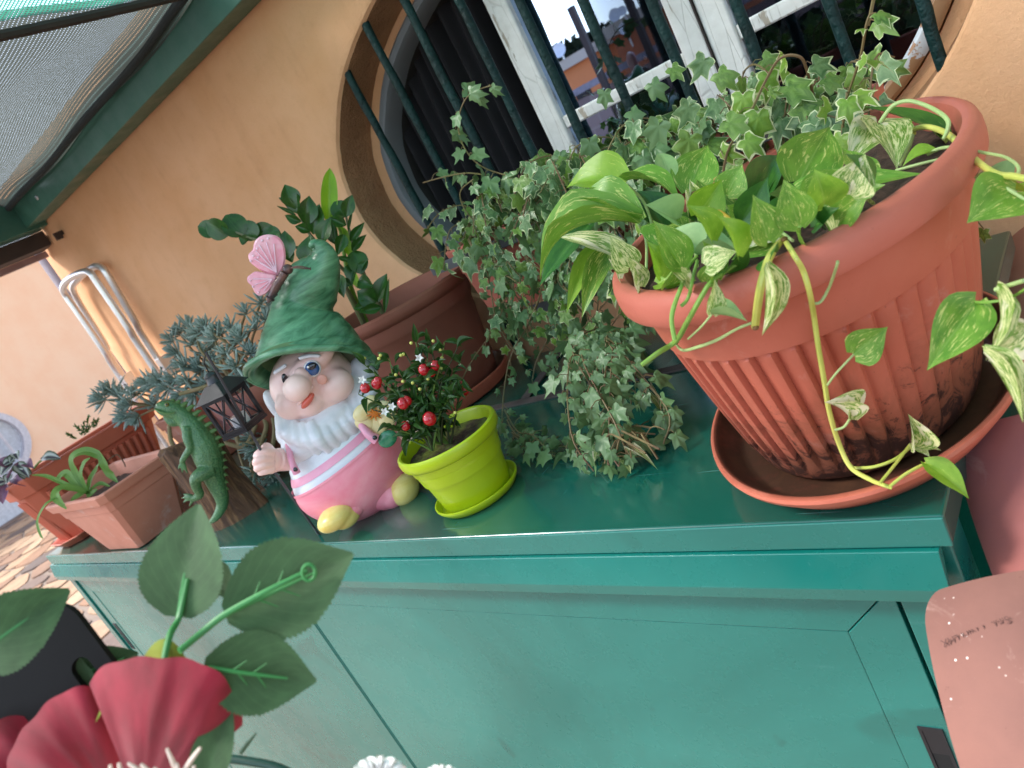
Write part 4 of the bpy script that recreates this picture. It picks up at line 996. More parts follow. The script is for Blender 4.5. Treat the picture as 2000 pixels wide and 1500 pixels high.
hand(804, 838, -.020, [[(800, 830, -.030), (806, 822, -.040), (812, 818, -.042), (817, 818, -.040)], [(806, 838, -.030), (816, 832, -.036), (824, 829, -.036), (829, 831, -.034)], [(804, 847, -.028), (816, 845, -.034), (826, 842, -.034), (832, 843, -.030)], [(798, 853, -.026), (810, 855, -.030), (820, 853, -.030), (826, 853, -.028)], [(794, 836, -.028), (794, 822, -.034), (798, 814, -.036), (803, 811, -.036)]], (795, 842, -.018), (770, 850, .004))
# painted flower held at the chest, leaf below it
M_petal = simple('cream_petal_glaze', srgb(238, 226, 178), .4, c2=srgb(232, 208, 130), nscale=60, coat=.3); M_orange = simple('orange_glaze', srgb(232, 130, 36), .4)
fl = sub('flower', G(735, 812, -.055), gn)
for k in range(6):
    a_ = k*math.pi/3+.3; px, py = 733+26*math.cos(a_), 812+21*math.sin(a_)
    pm = MB(); gel(pm, px, py, -.060-.004*math.cos(k*2.1), 19, 7, 14, tilt=-math.degrees(a_)); part('petal', pm, M_petal, fl)
pm = MB()
for k in range(9):
    a_ = k*.7; pm.tube([G(732, 808, -.070), G(732+17*math.cos(a_), 808+14*math.sin(a_), -.0705)], [2.6*GP, .8*GP], 6)
part('flower_centre', pm, M_orange, fl)
pm = MB(); gel(pm, 757, 857, -.062, 18, 6, 15, tilt=-15)
part('flower_leaf', pm, simple('leaf_green_glaze', srgb(18, 104, 72), .25, c2=srgb(80, 170, 130), nscale=90, coat=.6), fl)
pm = MB(); gel(pm, 713, 795, -.050, 8, 6, 18, tilt=35); part('flower_leaf', pm, M_hat, fl)
# butterfly on the hat
bf = sub('butterfly', G(540, 560, .01), gn)
def wing(outline, name, o0, mat):
    m = MB(); n = len(outline); c = (sum(a for a, b_ in outline)/n, sum(b_ for a, b_ in outline)/n); fine = []
    for i in range(n):
        p0, p1, p2, p3 = [outline[(i+d) % n] for d in (-1, 0, 1, 2)]
        for j in range(5):
            t = j/5; t2, t3 = t*t, t**3
            fine.append(tuple(.5*((2*p1[a])+(p2[a]-p0[a])*t+(2*p0[a]-5*p1[a]+4*p2[a]-p3[a])*t2+(3*p1[a]-p0[a]-3*p2[a]+p3[a])*t3) for a in (0, 1)))
    N_ = len(fine)
    for side, th in ((1, -.0045), (-1, .0065)):
        for f, d in ((1., .35), (.9, .9), (.5, 1.), (.0, 1.)):
            for (x, y) in fine: m.v.append(G(c[0]+(x-c[0])*f, c[1]+(y-c[1])*f, o0+th*d))
    for s_ in (0, 4):
        for i in range(3):
            for k in range(N_): k2 = (k+1) % N_; q = ((s_+i)*N_+k, (s_+i)*N_+k2, (s_+i+1)*N_+k2, (s_+i+1)*N_+k); m.f.append(q if s_ else tuple(reversed(q)))
    for k in range(N_): k2 = (k+1) % N_; m.f.append((k, k2, 4*N_+k2, 4*N_+k))
    return part(name, m, mat, bf)
wing([(498, 471), (510, 461), (528, 458), (545, 464), (555, 480), (558, 505), (552, 528), (540, 540), (520, 534), (503, 524), (489, 512), (485, 498), (493, 488)], 'upper_wing', -.004, M_wing)
wing([(488, 537), (500, 530), (522, 534), (540, 540), (532, 560), (520, 574), (506, 578), (497, 570), (492, 559), (484, 551), (483, 542)], 'lower_wing', -.010, M_wing)
vm = MB()
for (x1, y1) in ((500, 490), (506, 478), (520, 473), (535, 476), (497, 505), (508, 514)): vm.tube([G(540, 532, -.0105), G((x1+540)/2, (y1+532)/2, -.0108), G(x1, y1, -.0098)], 1.1*GP, 6)
for (x1, y1) in ((494, 545), (498, 556), (507, 565), (516, 568)): vm.tube([G(532, 545, -.0165), G(x1, y1, -.0162)], 1.0*GP, 6)
part('wing_veins', vm, M_wingr, bf)
vm = MB()
for (x1, y1) in ((495, 500), (502, 486), (512, 470), (524, 466), (490, 510), (504, 503)): gel(vm, x1, y1, -.0092, 2.2, 1.4, 2.2, seg=8, rings=6)
for (x1, y1) in ((489, 548), (494, 560), (505, 571)): gel(vm, x1, y1, -.0152, 2.0, 1.4, 2.0, seg=8, rings=6)
part('wing_spots', vm, M_wingr, bf)
bm = MB().tube([G(524, 590, -.008), G(532, 575, -.014), G(541, 556, -.018), (G(549, 545, -.020)), G(556, 533, -.020)], [3*GP, 7*GP, 8*GP, 7*GP, 8*GP], 10, smooth_pts=4)
for i in range(5): gel(bm, 528+i*6, 583-i*11, -.012-.002*i, 8, 8, 3.6, tilt=60)
part('insect_body', bm, M_bug, bf)
bm = MB(); gel(bm, 562, 526, -.018, 9, 9, 9)
for o in (0, 1): bm.tube([G(566, 524, -.022), G(582, 520+o*3, -.026), G(600, 523+o*2, -.024), G(607, 527-o*4, -.022)], 1.2*GP, 6, smooth_pts=4)
part('insect_head', bm, M_bug, bf)

# ------------------------------------------------------------------ rod and hanging lantern
RB = at(627, 1050, 'y', .4975); RB = at(622, 1043, 'z', .001)
RH = G(522, 902, -.054)
rtop = plane_at(402, 688, RH+(RH-RB)*1.0, GN)
dirr = (RH-RB); k_ = 1.0
rod = MB().tube([RB, RH, rtop], [.0021, .0021, .0017], 8)
ro = part('rod', rod, simple('dark_wire', srgb(74, 76, 84), .4, metal=.3), None)
props(ro, 'thin dark metal rod held in the gnome hand, resting on the cabinet top', 'rod')
lan = thing('lantern', rtop, 'small black metal lantern with crossed wire panes hanging from the gnome rod', 'lantern')
M_lan = simple('black_lantern_metal', srgb(22, 24, 30), .35, coat=.2)
dl = dep(rtop)+.075
def LN(px, py, o=0): return D(px, py, dl+o)
lc = LN(456, 800); top_ = LN(433, 738)
lw_, lh_ = .0200, .050
rotL = Matrix.Rotation(R(18), 3, 'Z')
def LB(m, a, b): return m.box(lc+Vector(a), lc+Vector(b), rotL, lc)
zt = lh_*.52; zb_ = -lh_*.52
for sx in (-1, 1):
    for sy in (-1, 1): part('corner_bar', LB(MB(), (sx*lw_-.0022, sy*lw_-.0022, zb_), (sx*lw_+.0022, sy*lw_+.0022, zt)), M_lan, lan, smooth=False)
part('base_tray', LB(MB(), (-lw_-.003, -lw_-.003, zb_-.004), (lw_+.003, lw_+.003, zb_)), M_lan, lan, smooth=False)
for za in (zt-.005, zb_):
    fm = MB()
    for sx in (-1, 1): LB(fm, (sx*lw_-.0025, -lw_-.002, za), (sx*lw_+.0025, lw_+.002, za+.005)); LB(fm, (-lw_, sx*lw_-.0025, za+.0002), (lw_, sx*lw_+.0025, za+.0048))
    part('frame', fm, M_lan, lan, smooth=False)
xm = MB()
def rl(v): return lc + rotL @ Vector(v)
for s_ in (-1, 1):
    xm.tube([rl((-lw_, s_*lw_, zb_)), rl((lw_, s_*lw_, zt))], .0011, 6); xm.tube([rl((lw_, s_*lw_, zb_)), rl((-lw_, s_*lw_, zt))], .0011, 6); xm.tube([rl((0, s_*lw_, zb_)), rl((0, s_*lw_, zt))], .0011, 6)
    xm.tube([rl((s_*lw_, -lw_, zb_)), rl((s_*lw_, lw_, zt))], .0011, 6); xm.tube([rl((s_*lw_, lw_, zb_)), rl((s_*lw_, -lw_, zt))], .0011, 6)
part('crossed_wires', xm, M_lan, lan)
rfm = MB(); e_ = lw_+.008; zr_ = zt+.0005
base = [rl((-e_, -e_, zr_)), rl((e_, -e_, zr_)), rl((e_, e_, zr_)), rl((-e_, e_, zr_))]; up_ = [rl((x*.011, y*.011, zr_+.017)) for x, y in ((-1, -1), (1, -1), (1, 1), (-1, 1))]
rfm.add(base+up_, [(3, 2, 1, 0), (4, 5, 6, 7), (0, 1, 5, 4), (1, 2, 6, 5), (2, 3, 7, 6), (3, 0, 4, 7)]); part('roof', rfm, M_lan, lan, smooth=False, bevel=.0006)
cm = MB().lathe([(.011, 0), (.009, .006), (.009, .010), (.005, .014), (.001, .015)], rl((0, 0, zr_+.017)), 16); part('chimney', cm, M_lan, lan)
hk = MB().tube([rl((0, 0, zr_+.031)), rl((.002, 0, zr_+.045)), rtop], .0010, 6); part('hanging_wire', hk, M_lan, lan)
gp_ = MB()
for s_ in (-1, 1): LB(gp_, (-lw_+.003, s_*(lw_-.0040), zb_), (lw_-.003, s_*(lw_-.0034), zt))
M_lglass = simple('smoky_lantern_glass', srgb(150, 130, 150), .08); M_lglass.node_tree.nodes['Principled BSDF'].inputs['Alpha'].default_value = .10
part('pane', gp_, M_lglass, lan, smooth=False)
cn_ = MB().lathe([(.001, .006), (.011, .006), (.012, .005), (.012, -.008), (.001, -.008)], rl((0, 0, zb_+.012)), 20); part('tea_light', cn_, M_eyew, lan)

# ------------------------------------------------------------------ iguana on its log
I0 = Vector((-1.425, .575, 0)); IGP = dep(I0+Vector((0, 0, .12)))/1500
def I(px, py, off=0): return plane_at(px, py, I0+GN*off, GN)
ig = thing('lizard_figurine', I0, 'green resin iguana figurine with spiny back climbing a brown log', 'figurine')
def lizskin():
    t = NT('iguana_skin'); v = t.coord('Object'); n = t.noise(16, 5, .6, vec=v); vo = t.n('ShaderNodeTexVoronoi'); vo.inputs['Scale'].default_value = 330; t.l(v, vo.inputs['Vector'])
    col = t.mix(t.ramp(n, [(.35, 0.), (.65, 1.)]), srgb(18, 74, 40), srgb(60, 118, 78)); col = t.mix(t.math('MULTIPLY', vo.outputs['Distance'], .55), col, srgb(120, 156, 96))
    t.set(**{'Base Color': col, 'Roughness': .42, 'Coat Weight': .2}); t.bump(vo.outputs['Distance'], .6, .0012); return t.m
M_igu = lizskin(); M_spine = simple('iguana_spines', srgb(92, 128, 70), .5)
def wood():
    t = NT('carved_log'); v = t.coord('Object'); mp = t.n('ShaderNodeMapping'); mp.inputs['Scale'].default_value = (22, 22, 3.2); t.l(v, mp.inputs[0]); n = t.noise(2.2, 8, .7, vec=mp.outputs[0], dist=1.2)
    t.set(**{'Base Color': t.ramp(n, [(.3, srgb(44, 30, 22)), (.5, srgb(98, 68, 46)), (.7, srgb(158, 120, 82))]), 'Roughness': .75}); t.bump(n, 1., .006); return t.m
lgm = MB()
lp = [(318, 905), (360, 862), (402, 850), (424, 878), (470, 945), (506, 988), (490, 1012), (440, 1046), (425, 1030), (372, 1000), (340, 950)]
rgw = random.Random(8)
def logfn(u, v):
    # u around, v from the foot to the top
    foot = at(468, 1018, 'z', 0); c = foot+Vector((-.012, .004, 0)) + Vector((-.022*v, .004*v, .168*v))
    q = u*2*math.pi; rx = (.058-.006*math.sin(v*3))*(1+.16*noise.noise(Vector((math.cos(q)*3, math.sin(q)*3, v*1.2)))+.10*noise.noise(Vector((math.cos(q)*9, math.sin(q)*9, v*2))))
    ry = .030*(1+.2*noise.noise(Vector((math.cos(q)*3, math.sin(q)*3, v*1.5+7))))
    if v > .99: rx *= .86; ry *= .8
    return c + GS*(rx*math.cos(q)) + GN*(ry*math.sin(q)+.02) + Vector((0, 0, (.010*math.sin(q*2+1)+.008*math.sin(q*5)) if v > .9 else 0))
lgm.grid(logfn, 72, 30, uv=False); o = len(lgm.v); lgm.v.append(logfn(0, 1)+Vector((0, 0, -.004))-GS*.04)
for i in range(72): lgm.f.append((30*73+i, 30*73+i+1, o))
part('log', lgm, wood(), ig)
bd = MB()
def it(pts, rad): bd.tube([I(*p) for p in pts], [r*IGP for r in rad], 16, smooth_pts=5)
it([(305, 795, -.038), (316, 794, -.038), (332, 797, -.036), (348, 805, -.034), (364, 818, -.034), (380, 838, -.036), (396, 866, -.040), (408, 895, -.044), (415, 922, -.046), (424, 948, -.048), (432, 968, -.050), (434, 985, -.050), (428, 1000, -.050), (420, 1012, -.048), (408, 1022, -.044)], [5, 11, 16, 17, 18, 23, 28, 27, 22, 17, 14, 11, 9, 7, 3])
it([(306, 799, -.040), (318, 804, -.040), (332, 806, -.040)], [4, 8, 9]); it([(322, 812, -.036), (336, 824, -.036), (350, 822, -.034)], [5, 9, 9])
it([(366, 836, -.050), (366, 856, -.060), (371, 874, -.064), (362, 890, -.062), (356, 902, -.058), (362, 914, -.056)], [10, 9, 7, 6, 5, 3])
for dx, dy in ((-7, 6), (-2, 10), (4, 11)): it([(358, 904, -.058), (358+dx, 904+dy, -.058), (360+dx*1.6, 906+dy*1.7, -.054)], [3.4, 2.6, 1.2])
it([(412, 916, -.056), (395, 925, -.066), (382, 936, -.070), (384, 952, -.068), (390, 966, -.064), (378, 974, -.062)], [16, 14, 11, 9, 8, 6])
for dx, dy in ((-22, -8), (-26, 0), (-22, 8), (-10, 16)): it([(380, 973, -.062), (380+dx*.5, 973+dy*.5-2, -.062), (380+dx, 973+dy, -.058)], [5, 3.2, 1.2])
it([(396, 850, -.020), (406, 870, -.010), (404, 886, -.006)], [9, 8, 5])
part('lizard_body', bd, M_igu, ig, mods=REMESH(.0016, 2, .5))
spn = MB()
back = [(338, 783, 7), (348, 785, 9), (360, 789, 11), (372, 795, 12), (384, 805, 13), (394, 815, 13), (405, 828, 14), (414, 841, 14), (422, 855, 14), (428, 869, 13), (431, 884, 12), (433, 898, 11), (435, 912, 11), (436, 926, 10), (438, 940, 9), (440, 953, 8)]
for i, (x, y, l) in enumerate(back):
    a_ = R(-50+i*4); dx, dy = math.cos(a_)*l*1.0, math.sin(a_)*l*.7
    spn.tube([I(x-5, y+5, -.034-.001*i), I(x+dx*.5, y+dy*.5, -.034-.001*i), I(x+dx, y+dy+2, -.034-.001*i)], [5.5*IGP, 3.4*IGP, .3*IGP], 8)
part('back_spines', spn, M_spine, ig)
ey = MB().ell(I(326, 790, -.049), 4.2*IGP, seg=12, rings=8); part('eye', ey, simple('iguana_eye', srgb(120, 120, 50), .2, coat=1), ig); part('pupil', MB().ell(I(325, 790, -.0525), 1.9*IGP, seg=10, rings=6), M_eyed, ig)
jw = MB().tube([I(303, 799, -.044), I(314, 805, -.050), I(328, 808, -.052), I(342, 805, -.050)], 1.8*IGP, 8, smooth_pts=3); part('jaw_line', jw, M_spine, ig)
# ------------------------------------------------------------------ leaves
def nv(a, b, c): return (IMR*a + IMU*b - VIEW*c).normalized()
def leafD(name, me, base, tip, wpx, n, parent, thick=None, label=None):
    B, T = D(*base), D(*tip); w_ = wpx*(base[2]+tip[2])/2/1500
    thick = thick or min((T-B).length, w_*1.35)
    return place(name, me, frame_mat(B, T, nv(*n), w_, thick), parent, label)
def stemD(name, pts, r, mat, parent, n=8, sp=6, label=None):
    P = [D(*p) for p in pts]; rr = [r*p[2]/1500 for p in pts] if not isinstance(r, (list, tuple)) else [a*p[2]/1500 for a, p in zip(r, pts)]
    return part(name, MB().tube(P, rr, n, smooth_pts=sp), mat, parent, label=label)
CREAM = srgb(232, 226, 190); CR2 = srgb(222, 222, 160)
Lg = leaf_mat('pothos_speckled', srgb(78, 130, 34), srgb(126, 172, 60), streak=srgb(206, 212, 120), streak_amt=.7, vein=(srgb(150, 184, 90), .7), trans=.25)
Lc = leaf_mat('pothos_cream', srgb(88, 134, 40), srgb(128, 164, 62), streak=CR2, streak_amt=1.6, blotch=CREAM, vein=(srgb(196, 206, 140), .6), trans=.3)
Ld = leaf_mat('pothos_dark', srgb(40, 90, 34), srgb(72, 122, 44), streak=srgb(150, 176, 90), streak_amt=-.3, vein=(srgb(84, 128, 50), .6), rough=.3, trans=.15)
Lp = leaf_mat('pothos_pale', srgb(138, 178, 112), srgb(166, 198, 128), streak=srgb(190, 206, 150), streak_amt=0, vein=(srgb(180, 204, 140), .7), trans=.3, rough=.5)
Ll = leaf_mat('pothos_lime', srgb(108, 156, 30), srgb(150, 188, 60), streak=srgb(200, 212, 90), streak_amt=.2, vein=(srgb(160, 190, 80), .7), trans=.35)
MS_green = simple('green_stem', srgb(128, 168, 70), .45, var=.1); MS_yel = simple('yellow_stem', srgb(214, 206, 106), .42, c2=srgb(176, 190, 80), nscale=20, coat=.2); MS_pale = simple('pale_petiole', srgb(178, 200, 128), .45)
MS_node = simple('brown_stem_node', srgb(128, 92, 50), .7)
MS_brown = simple('brown_vine_stem', srgb(104, 78, 56), .7)
def bl(n, m, **k): return blade(n, m, k.pop('prof', HEART), nu=8, nv=14, notch=k.pop('notch', .10), **k)
flatG = bl('leaf_a', Lg, arch=.04, fold=.14, wave=.02); archG = bl('leaf_b', Lg, arch=.22, fold=.22, wave=.03); flatC = bl('leaf_c', Lc, arch=.06, fold=.16, wave=.03, prof=HEARTW)
archC = bl('leaf_d', Lc, arch=.20, fold=.35, twist=.5, wave=.04); flatD = bl('leaf_e', Ld, arch=.06, fold=.15); archD = bl('leaf_f', Ld, arch=.28, fold=.35, twist=.4); flatP = bl('leaf_g', Lp, arch=.05, fold=.45); roundP = bl('leaf_h', Lp, arch=.25, fold=.1, prof=HEARTW)
limeA = bl('leaf_i', Ll, arch=.12, fold=.22, wave=.02); foldC = bl('leaf_j', Lc, arch=.12, fold=.8, wave=.03); roundG = bl('leaf_k', Lg, arch=.05, fold=.1, prof=HEARTW, wave=.03); roundC = bl('leaf_l', Lc, arch=.10, fold=.12, prof=HEARTW, wave=.04)
poth = thing('pothos', (BP.x, BP.y, .22), 'variegated pothos trailing from the big oval planter', 'potted plant')
def L(me, base, tip, w_, n=(0, .4, 1), th=None, name='leaf'): return leafD(name, me, base, tip, w_*1.12, n, poth, th)
def soilpt(px, py):
    p = at(px, py, 'z', .222); return (px, py, dep(p))
# left group
L(limeA, (1221, 359, .735), (1106, 368, .78), 88, (-.1, .5, 1)); L(archG, (1222, 353, .73), (1332, 404, .70), 66, (.1, .9, .6))
L(archG, (1247, 438, .70), (1112, 452, .76), 74, (-.2, .8, .7), th=.10); L(flatD, (1150, 440, .765), (1053, 560, .755), 60, (-.7, .2, .8)); L(archG, (1243, 436, .70), (1055, 548, .75), 62, (-.6, .7, .6), th=.13)
L(archC, (1233, 525, .70), (1088, 462, .755), 46, (.1, .7, .8)); L(limeA, (1163, 488, .79), (1106, 612, .775), 40, (-.5, 0, 1)); L(archG, (1184, 494, .775), (1136, 622, .755), 44, (-.3, .1, 1))
L(roundG, (1300, 442, .665), (1302, 504, .65), 90, (-.1, .6, 1)); L(roundG, (1330, 446, .67), (1310, 398, .70), 44, (.2, .2, 1)); L(flatD, (1295, 440, .73), (1244, 372, .77), 74, (0, .4, 1))
L(flatG, (1345, 374, .735), (1382, 284, .76), 82, (-.3, .2, 1)); L(roundP, (1304, 348, .74), (1284, 300, .76), 40, (0, .5, 1))
L(foldC, (1350, 446, .665), (1346, 376, .69), 44, (0, .1, 1)); L(flatG, (1412, 462, .655), (1360, 350, .70), 100, (.3, .3, 1)); L(foldC, (1402, 452, .65), (1346, 350, .692), 28, (-.6, .2, 1))
L(flatP, (1363, 498, .610), (1452, 498, .60), 78, (.0, .95, .4)); L(flatP, (1361, 497, .612), (1302, 452, .63), 60, (-.3, .8, .6))
L(archD, (1472, 416, .66), (1532, 304, .73), 62, (-.4, .1, 1)); L(archD, (1490, 425, .66), (1566, 330, .70), 46, (.1, .2, 1)); L(flatD, (1512, 418, .62), (1640, 398, .62), 54, (0, .7, .8))
L(roundP, (1502, 443, .60), (1442, 462, .60), 62, (-.3, .8, .5)); L(roundC, (1500, 446, .598), (1446, 492, .585), 78, (-.2, .5, 1)); L(flatG, (1512, 470, .59), (1428, 508, .585), 52, (-.1, .4, 1))
L(roundG, (1560, 356, .62), (1620, 248, .67), 108, (-.2, .2, 1)); L(roundC, (1717, 242, .66), (1752, 332, .61), 84, (-.1, .3, 1)); L(roundC, (1716, 244, .662), (1650, 330, .63), 74, (-.3, .4, 1))
L(flatG, (1546, 384, .595), (1808, 339, .555), 74, (0, .6, .8)); L(roundG, (1690, 345, .60), (1644, 290, .625), 62, (.1, .3, 1)); L(flatD, (1500, 424, .60), (1600, 392, .60), 50, (0, .5, .9))
L(flatD, (1838, 262, .66), (1682, 208, .72), 62, (.1, .7, .8)); L(limeA, (1826, 298, .60), (1762, 326, .61), 44, (0, .8, .6)); L(flatG, (1826, 262, .66), (1856, 292, .64), 34, (.3, .6, .7))
L(flatC, (1440, 520, .60), (1398, 566, .60), 30, (0, .5, 1)) if False else None
# low leaves that fill the pot behind the rim
fill = [(1250, 560, 1225, 500, 44, flatC), (1300, 560, 1330, 505, 48, flatG), (1285, 555, 1360, 548, 50, limeA), (1400, 545, 1372, 470, 60, flatG), (1420, 530, 1455, 470, 56, flatD), (1345, 560, 1300, 520, 44, flatC), (1380, 550, 1405, 500, 40, Lg and roundG), (1560, 470, 1540, 430, 50, flatG), (1600, 440, 1560, 400, 56, flatD),
        (1640, 430, 1700, 372, 60, flatG), (1665, 400, 1730, 360, 52, flatG), (1590, 445, 1640, 405, 46, flatD), (1210, 545, 1188, 505, 34, flatC), (1480, 515, 1520, 470, 50, flatD), (1690, 390, 1655, 350, 50, flatC), (1560, 400, 1500, 380, 60, flatD), (1620, 380, 1660, 350, 54, limeA), (1440, 440, 1420, 400, 60, flatG), (1390, 440, 1330, 420, 60, flatD), (1345, 480, 1290, 470, 56, flatD)]
for i, (bx, by, tx, ty, w_, me) in enumerate(fill):
    d = dep(at(bx, by, 'z', .232)); d = min(d, .86); L(me, (bx, by, d), (tx, ty, d-.02), w_, (math.sin(i*2.1)*.5, .5, 1))
fill2 = [(1330, 520, 1275, 430, 70, flatG), (1440, 500, 1400, 420, 76, limeA), (1500, 470, 1470, 380, 70, flatG), (1560, 440, 1530, 350, 72, flatG), (1450, 430, 1500, 345, 60, flatD), (1390, 470, 1340, 400, 66, limeA), (1610, 400, 1590, 330, 80, limeA), (1660, 380, 1690, 300, 80, flatC), (1700, 360, 1650, 300, 60, flatD), (1290, 540, 1262, 470, 54, limeA), (1230, 520, 1190, 460, 54, flatC), (1540, 430, 1610, 380, 64, flatG),
         (1360, 420, 1410, 350, 70, limeA), (1420, 380, 1450, 320, 60, flatG), (1320, 430, 1260, 400, 60, flatP), (1480, 440, 1560, 430, 60, flatG), (1575, 390, 1660, 330, 66, flatG), (1380, 520, 1440, 490, 60, flatC)]
for i, (bx, by, tx, ty, w_, me) in enumerate(fill2):
    d = min(dep(at(bx, by, 'z', .25)), .80); L(me, (bx, by, d), (tx, ty, d-.01), w_, (math.sin(i*1.7)*.5, .45, 1))
# leaf bending over the rim
L(foldC, (1592, 412, .555), (1640, 512, .535), 42, (.5, .2, 1))
# right side leaves
L(flatG, (1984, 374, .50), (1888, 436, .49), 112, (-.2, .5, 1)); L(limeA, (1968, 372, .53), (2060, 420, .50), 100, (.3, .4, 1)); L(flatP, (1966, 360, .56), (1900, 348, .58), 60, (0, .6, .8))
L(flatG, (1906, 590, .468), (1810, 724, .462), 92, (-.4, .1, 1)); L(archC, (1944, 566, .45), (1924, 705, .435), 54, (.6, .1, .9)); L(foldC, (1921, 690, .436), (1998, 826, .425), 36, (.4, .2, 1)); L(roundC, (2004, 640, .45), (1930, 706, .46), 88, (.1, .2, 1))
stemD('stem', [(2000, 548, .43), (1975, 556, .44), (1944, 566, .45)], 4.5, MS_pale, poth); stemD('stem', [(2010, 560, .43), (1972, 582, .445), (1932, 590, .455), (1906, 590, .468)], 3, MS_green, poth)
def potd(px, py, e=.006):
    """depth at which the line of sight meets the big planter or its saucer, less a little air"""
    r = ray(px, py)/1500; d = .30; ca, sa = math.cos(-BANG), math.sin(-BANG)
    while d < 1.1:
        p = CAM+r*d-BP; x, y = p.x*ca-p.y*sa, p.x*sa+p.y*ca; y /= BASP; rr = math.hypot(x, y); z = p.z
        lim = -1
        if .200 < z < .231: lim = .1595
        elif .012 < z <= .200: lim = body_r(z)+.003
        if 0 < z < .032: lim = max(lim, .143) if z < .030 else lim
        if lim > 0 and rr < lim: return d-e
        d += .0015
    return .6
def vine(pts, rad, mat, e=.006, name='stem', fix=None):
    P3 = [(x, y, potd(x, y, e)) for x, y in pts]
    if fix: P3 = [(x, y, f if f else d) for (x, y, d), f in zip(P3, fix)]
    for i in range(1, len(P3)-1):      # keep clear of the dips behind the rim
        P3[i] = (P3[i][0], P3[i][1], min(P3[i][2], max(P3[i-1][2], P3[i+1][2])))
    stemD(name, P3, rad, mat, poth); return P3
S1 = vine([(1446, 444), (1356, 378)], 5.5, simple('old_yellow_stem', srgb(206, 168, 52), .5), fix=[.63, .66])
stemD('stem', [(1396, 351, .72), (1420, 338, .70), (1436, 342, .69), (1446, 370, .68), (1452, 384, .68)], 3.6, simple('dry_stem', srgb(176, 156, 80), .6), poth)
vine([(1532, 466), (1518, 480), (1500, 510), (1484, 570), (1475, 638)], [6.5, 7, 8, 8.5, 8], MS_yel, .012, fix=[None, None, None, None, None])
vine([(1532, 468), (1552, 500), (1569, 530), (1582, 575), (1590, 620), (1598, 676), (1610, 745), (1620, 805), (1638, 865), (1662, 913), (1700, 937), (1722, 946), (1742, 953)], [5, 5.5, 6, 5.5, 5.5, 5.2, 5.2, 5, 5, 5, 4.6, 4.2, 3.6], MS_yel, .010)
vine([(1584, 592), (1602, 590), (1620, 560), (1634, 520), (1636, 511)], 3.2, MS_pale, .016)
vine([(1616, 752), (1634, 728), (1668, 692)], 2.4, MS_pale, .018); vine([(1630, 840), (1648, 834), (1660, 818)], 2.6, MS_pale, .018)
vine([(1664, 914), (1706, 912), (1750, 896), (1778, 872)], 3.4, MS_yel, .014); vine([(1718, 944), (1750, 905), (1778, 868)], 3.0, MS_yel, .018); vine([(1738, 950), (1770, 925), (1808, 905)], 3.2, MS_yel, .014)
d1 = potd(1690, 670)-.02
L(roundG, (1668, 692, d1), (1734, 638, d1-.005), 68, (.1, .2, 1)); L(foldC, (1662, 820, potd(1650, 800)-.02), (1610, 786, potd(1620, 790)-.022), 42, (-.1, .8, .6)); L(roundC, (1660, 814, potd(1650, 800)-.018), (1655, 768, potd(1650, 790)-.022), 48, (.6, .2, .9))
d2 = potd(1790, 880)-.025
L(foldC, (1778, 872, d2), (1773, 808, d2-.005), 44, (0, .1, 1)); L(roundC, (1786, 872, d2-.003), (1838, 880, d2-.008), 30, (.1, .8, .7)); L(flatC, (1782, 866, d2-.002), (1816, 893, d2-.010), 34, (.2, .5, 1)); L(limeA, (1808, 905, d2-.006), (1893, 975, d2-.02), 46, (-.1, .5, 1))
# green stem crossing at the left of the pot, its petioles and leaf
g3 = [(1253, 713), (1284, 690), (1320, 666), (1344, 626), (1372, 576), (1388, 552), (1420, 528), (1444, 512)]
vine(g3, [4.6, 5.4, 5.6, 5.4, 5, 4.6, 4.4, 4.4], MS_green, .012, fix=[None, None, None, None, None, None, None, None])
dd = potd(1330, 610)-.016
stemD('stem', [(1318, 664, dd), (1312, 628, dd), (1316, 600, dd), (1332, 556, dd), (1345, 520, .60), (1362, 500, .61)], [5, 4.6, 5, 4, 3.6, 3.2], MS_green, poth)
stemD('stem', [(1330, 598, dd), (1344, 582, dd), (1354, 540, dd), (1362, 510, .605)], 3.6, MS_green, poth)
vine([(1320, 672), (1334, 684), (1362, 678), (1400, 664), (1440, 642), (1470, 630)], [2.4, 3.2, 3.6, 3.4, 3, 3], MS_pale, .014); vine([(1344, 662), (1368, 640), (1390, 614)], 2.2, MS_pale, .02)
d4 = potd(1410, 600)-.022
L(flatP, (1389, 613, d4), (1460, 628, d4-.004), 40, (.1, .9, .5)); L(flatC, (1389, 612, d4), (1396, 545, d4-.003), 44, (.5, .1, 1)); d5 = potd(1490, 600)-.014
L(foldC, (1492, 522, potd(1492, 530)-.02), (1488, 656, d5), 36, (.5, 0, 1))
for x, y in ((1320, 668), (1585, 590), (1532, 467), (1476, 640), (1356, 378)):
    d = potd(x, y)-.012 if (x, y) != (1356, 378) else .66; part('stem_node', MB().ell(D(x, y, d), (7*d/1500, 7*d/1500, 5*d/1500), seg=10, rings=8), MS_node, poth)
# petioles to the leaves over the soil
def pet(bx, by, mx, my, sx, sy, d, r_=3., mat=MS_pale): stemD('petiole', [(bx, by, d), (mx, my, d+.004), (sx, sy, dep(at(sx, sy, 'z', .228)) if True else d)], r_, mat, poth)
for a in ((1233, 525, 1240, 545, 1250, 572, .70), (1562, 356, 1532, 390, 1503, 444, .60), (1412, 462, 1412, 490, 1408, 520, .655), (1345, 374, 1352, 420, 1360, 500, .735), (1247, 438, 1262, 470, 1262, 540, .70), (1502, 443, 1524, 452, 1548, 470, .60),
          (1300, 442, 1318, 470, 1322, 540, .665), (1221, 359, 1260, 400, 1290, 500, .735), (1472, 416, 1474, 440, 1476, 470, .66), (1592, 412, 1570, 425, 1560, 450, .56), (1350, 446, 1356, 480, 1362, 520, .66)): pet(*a)
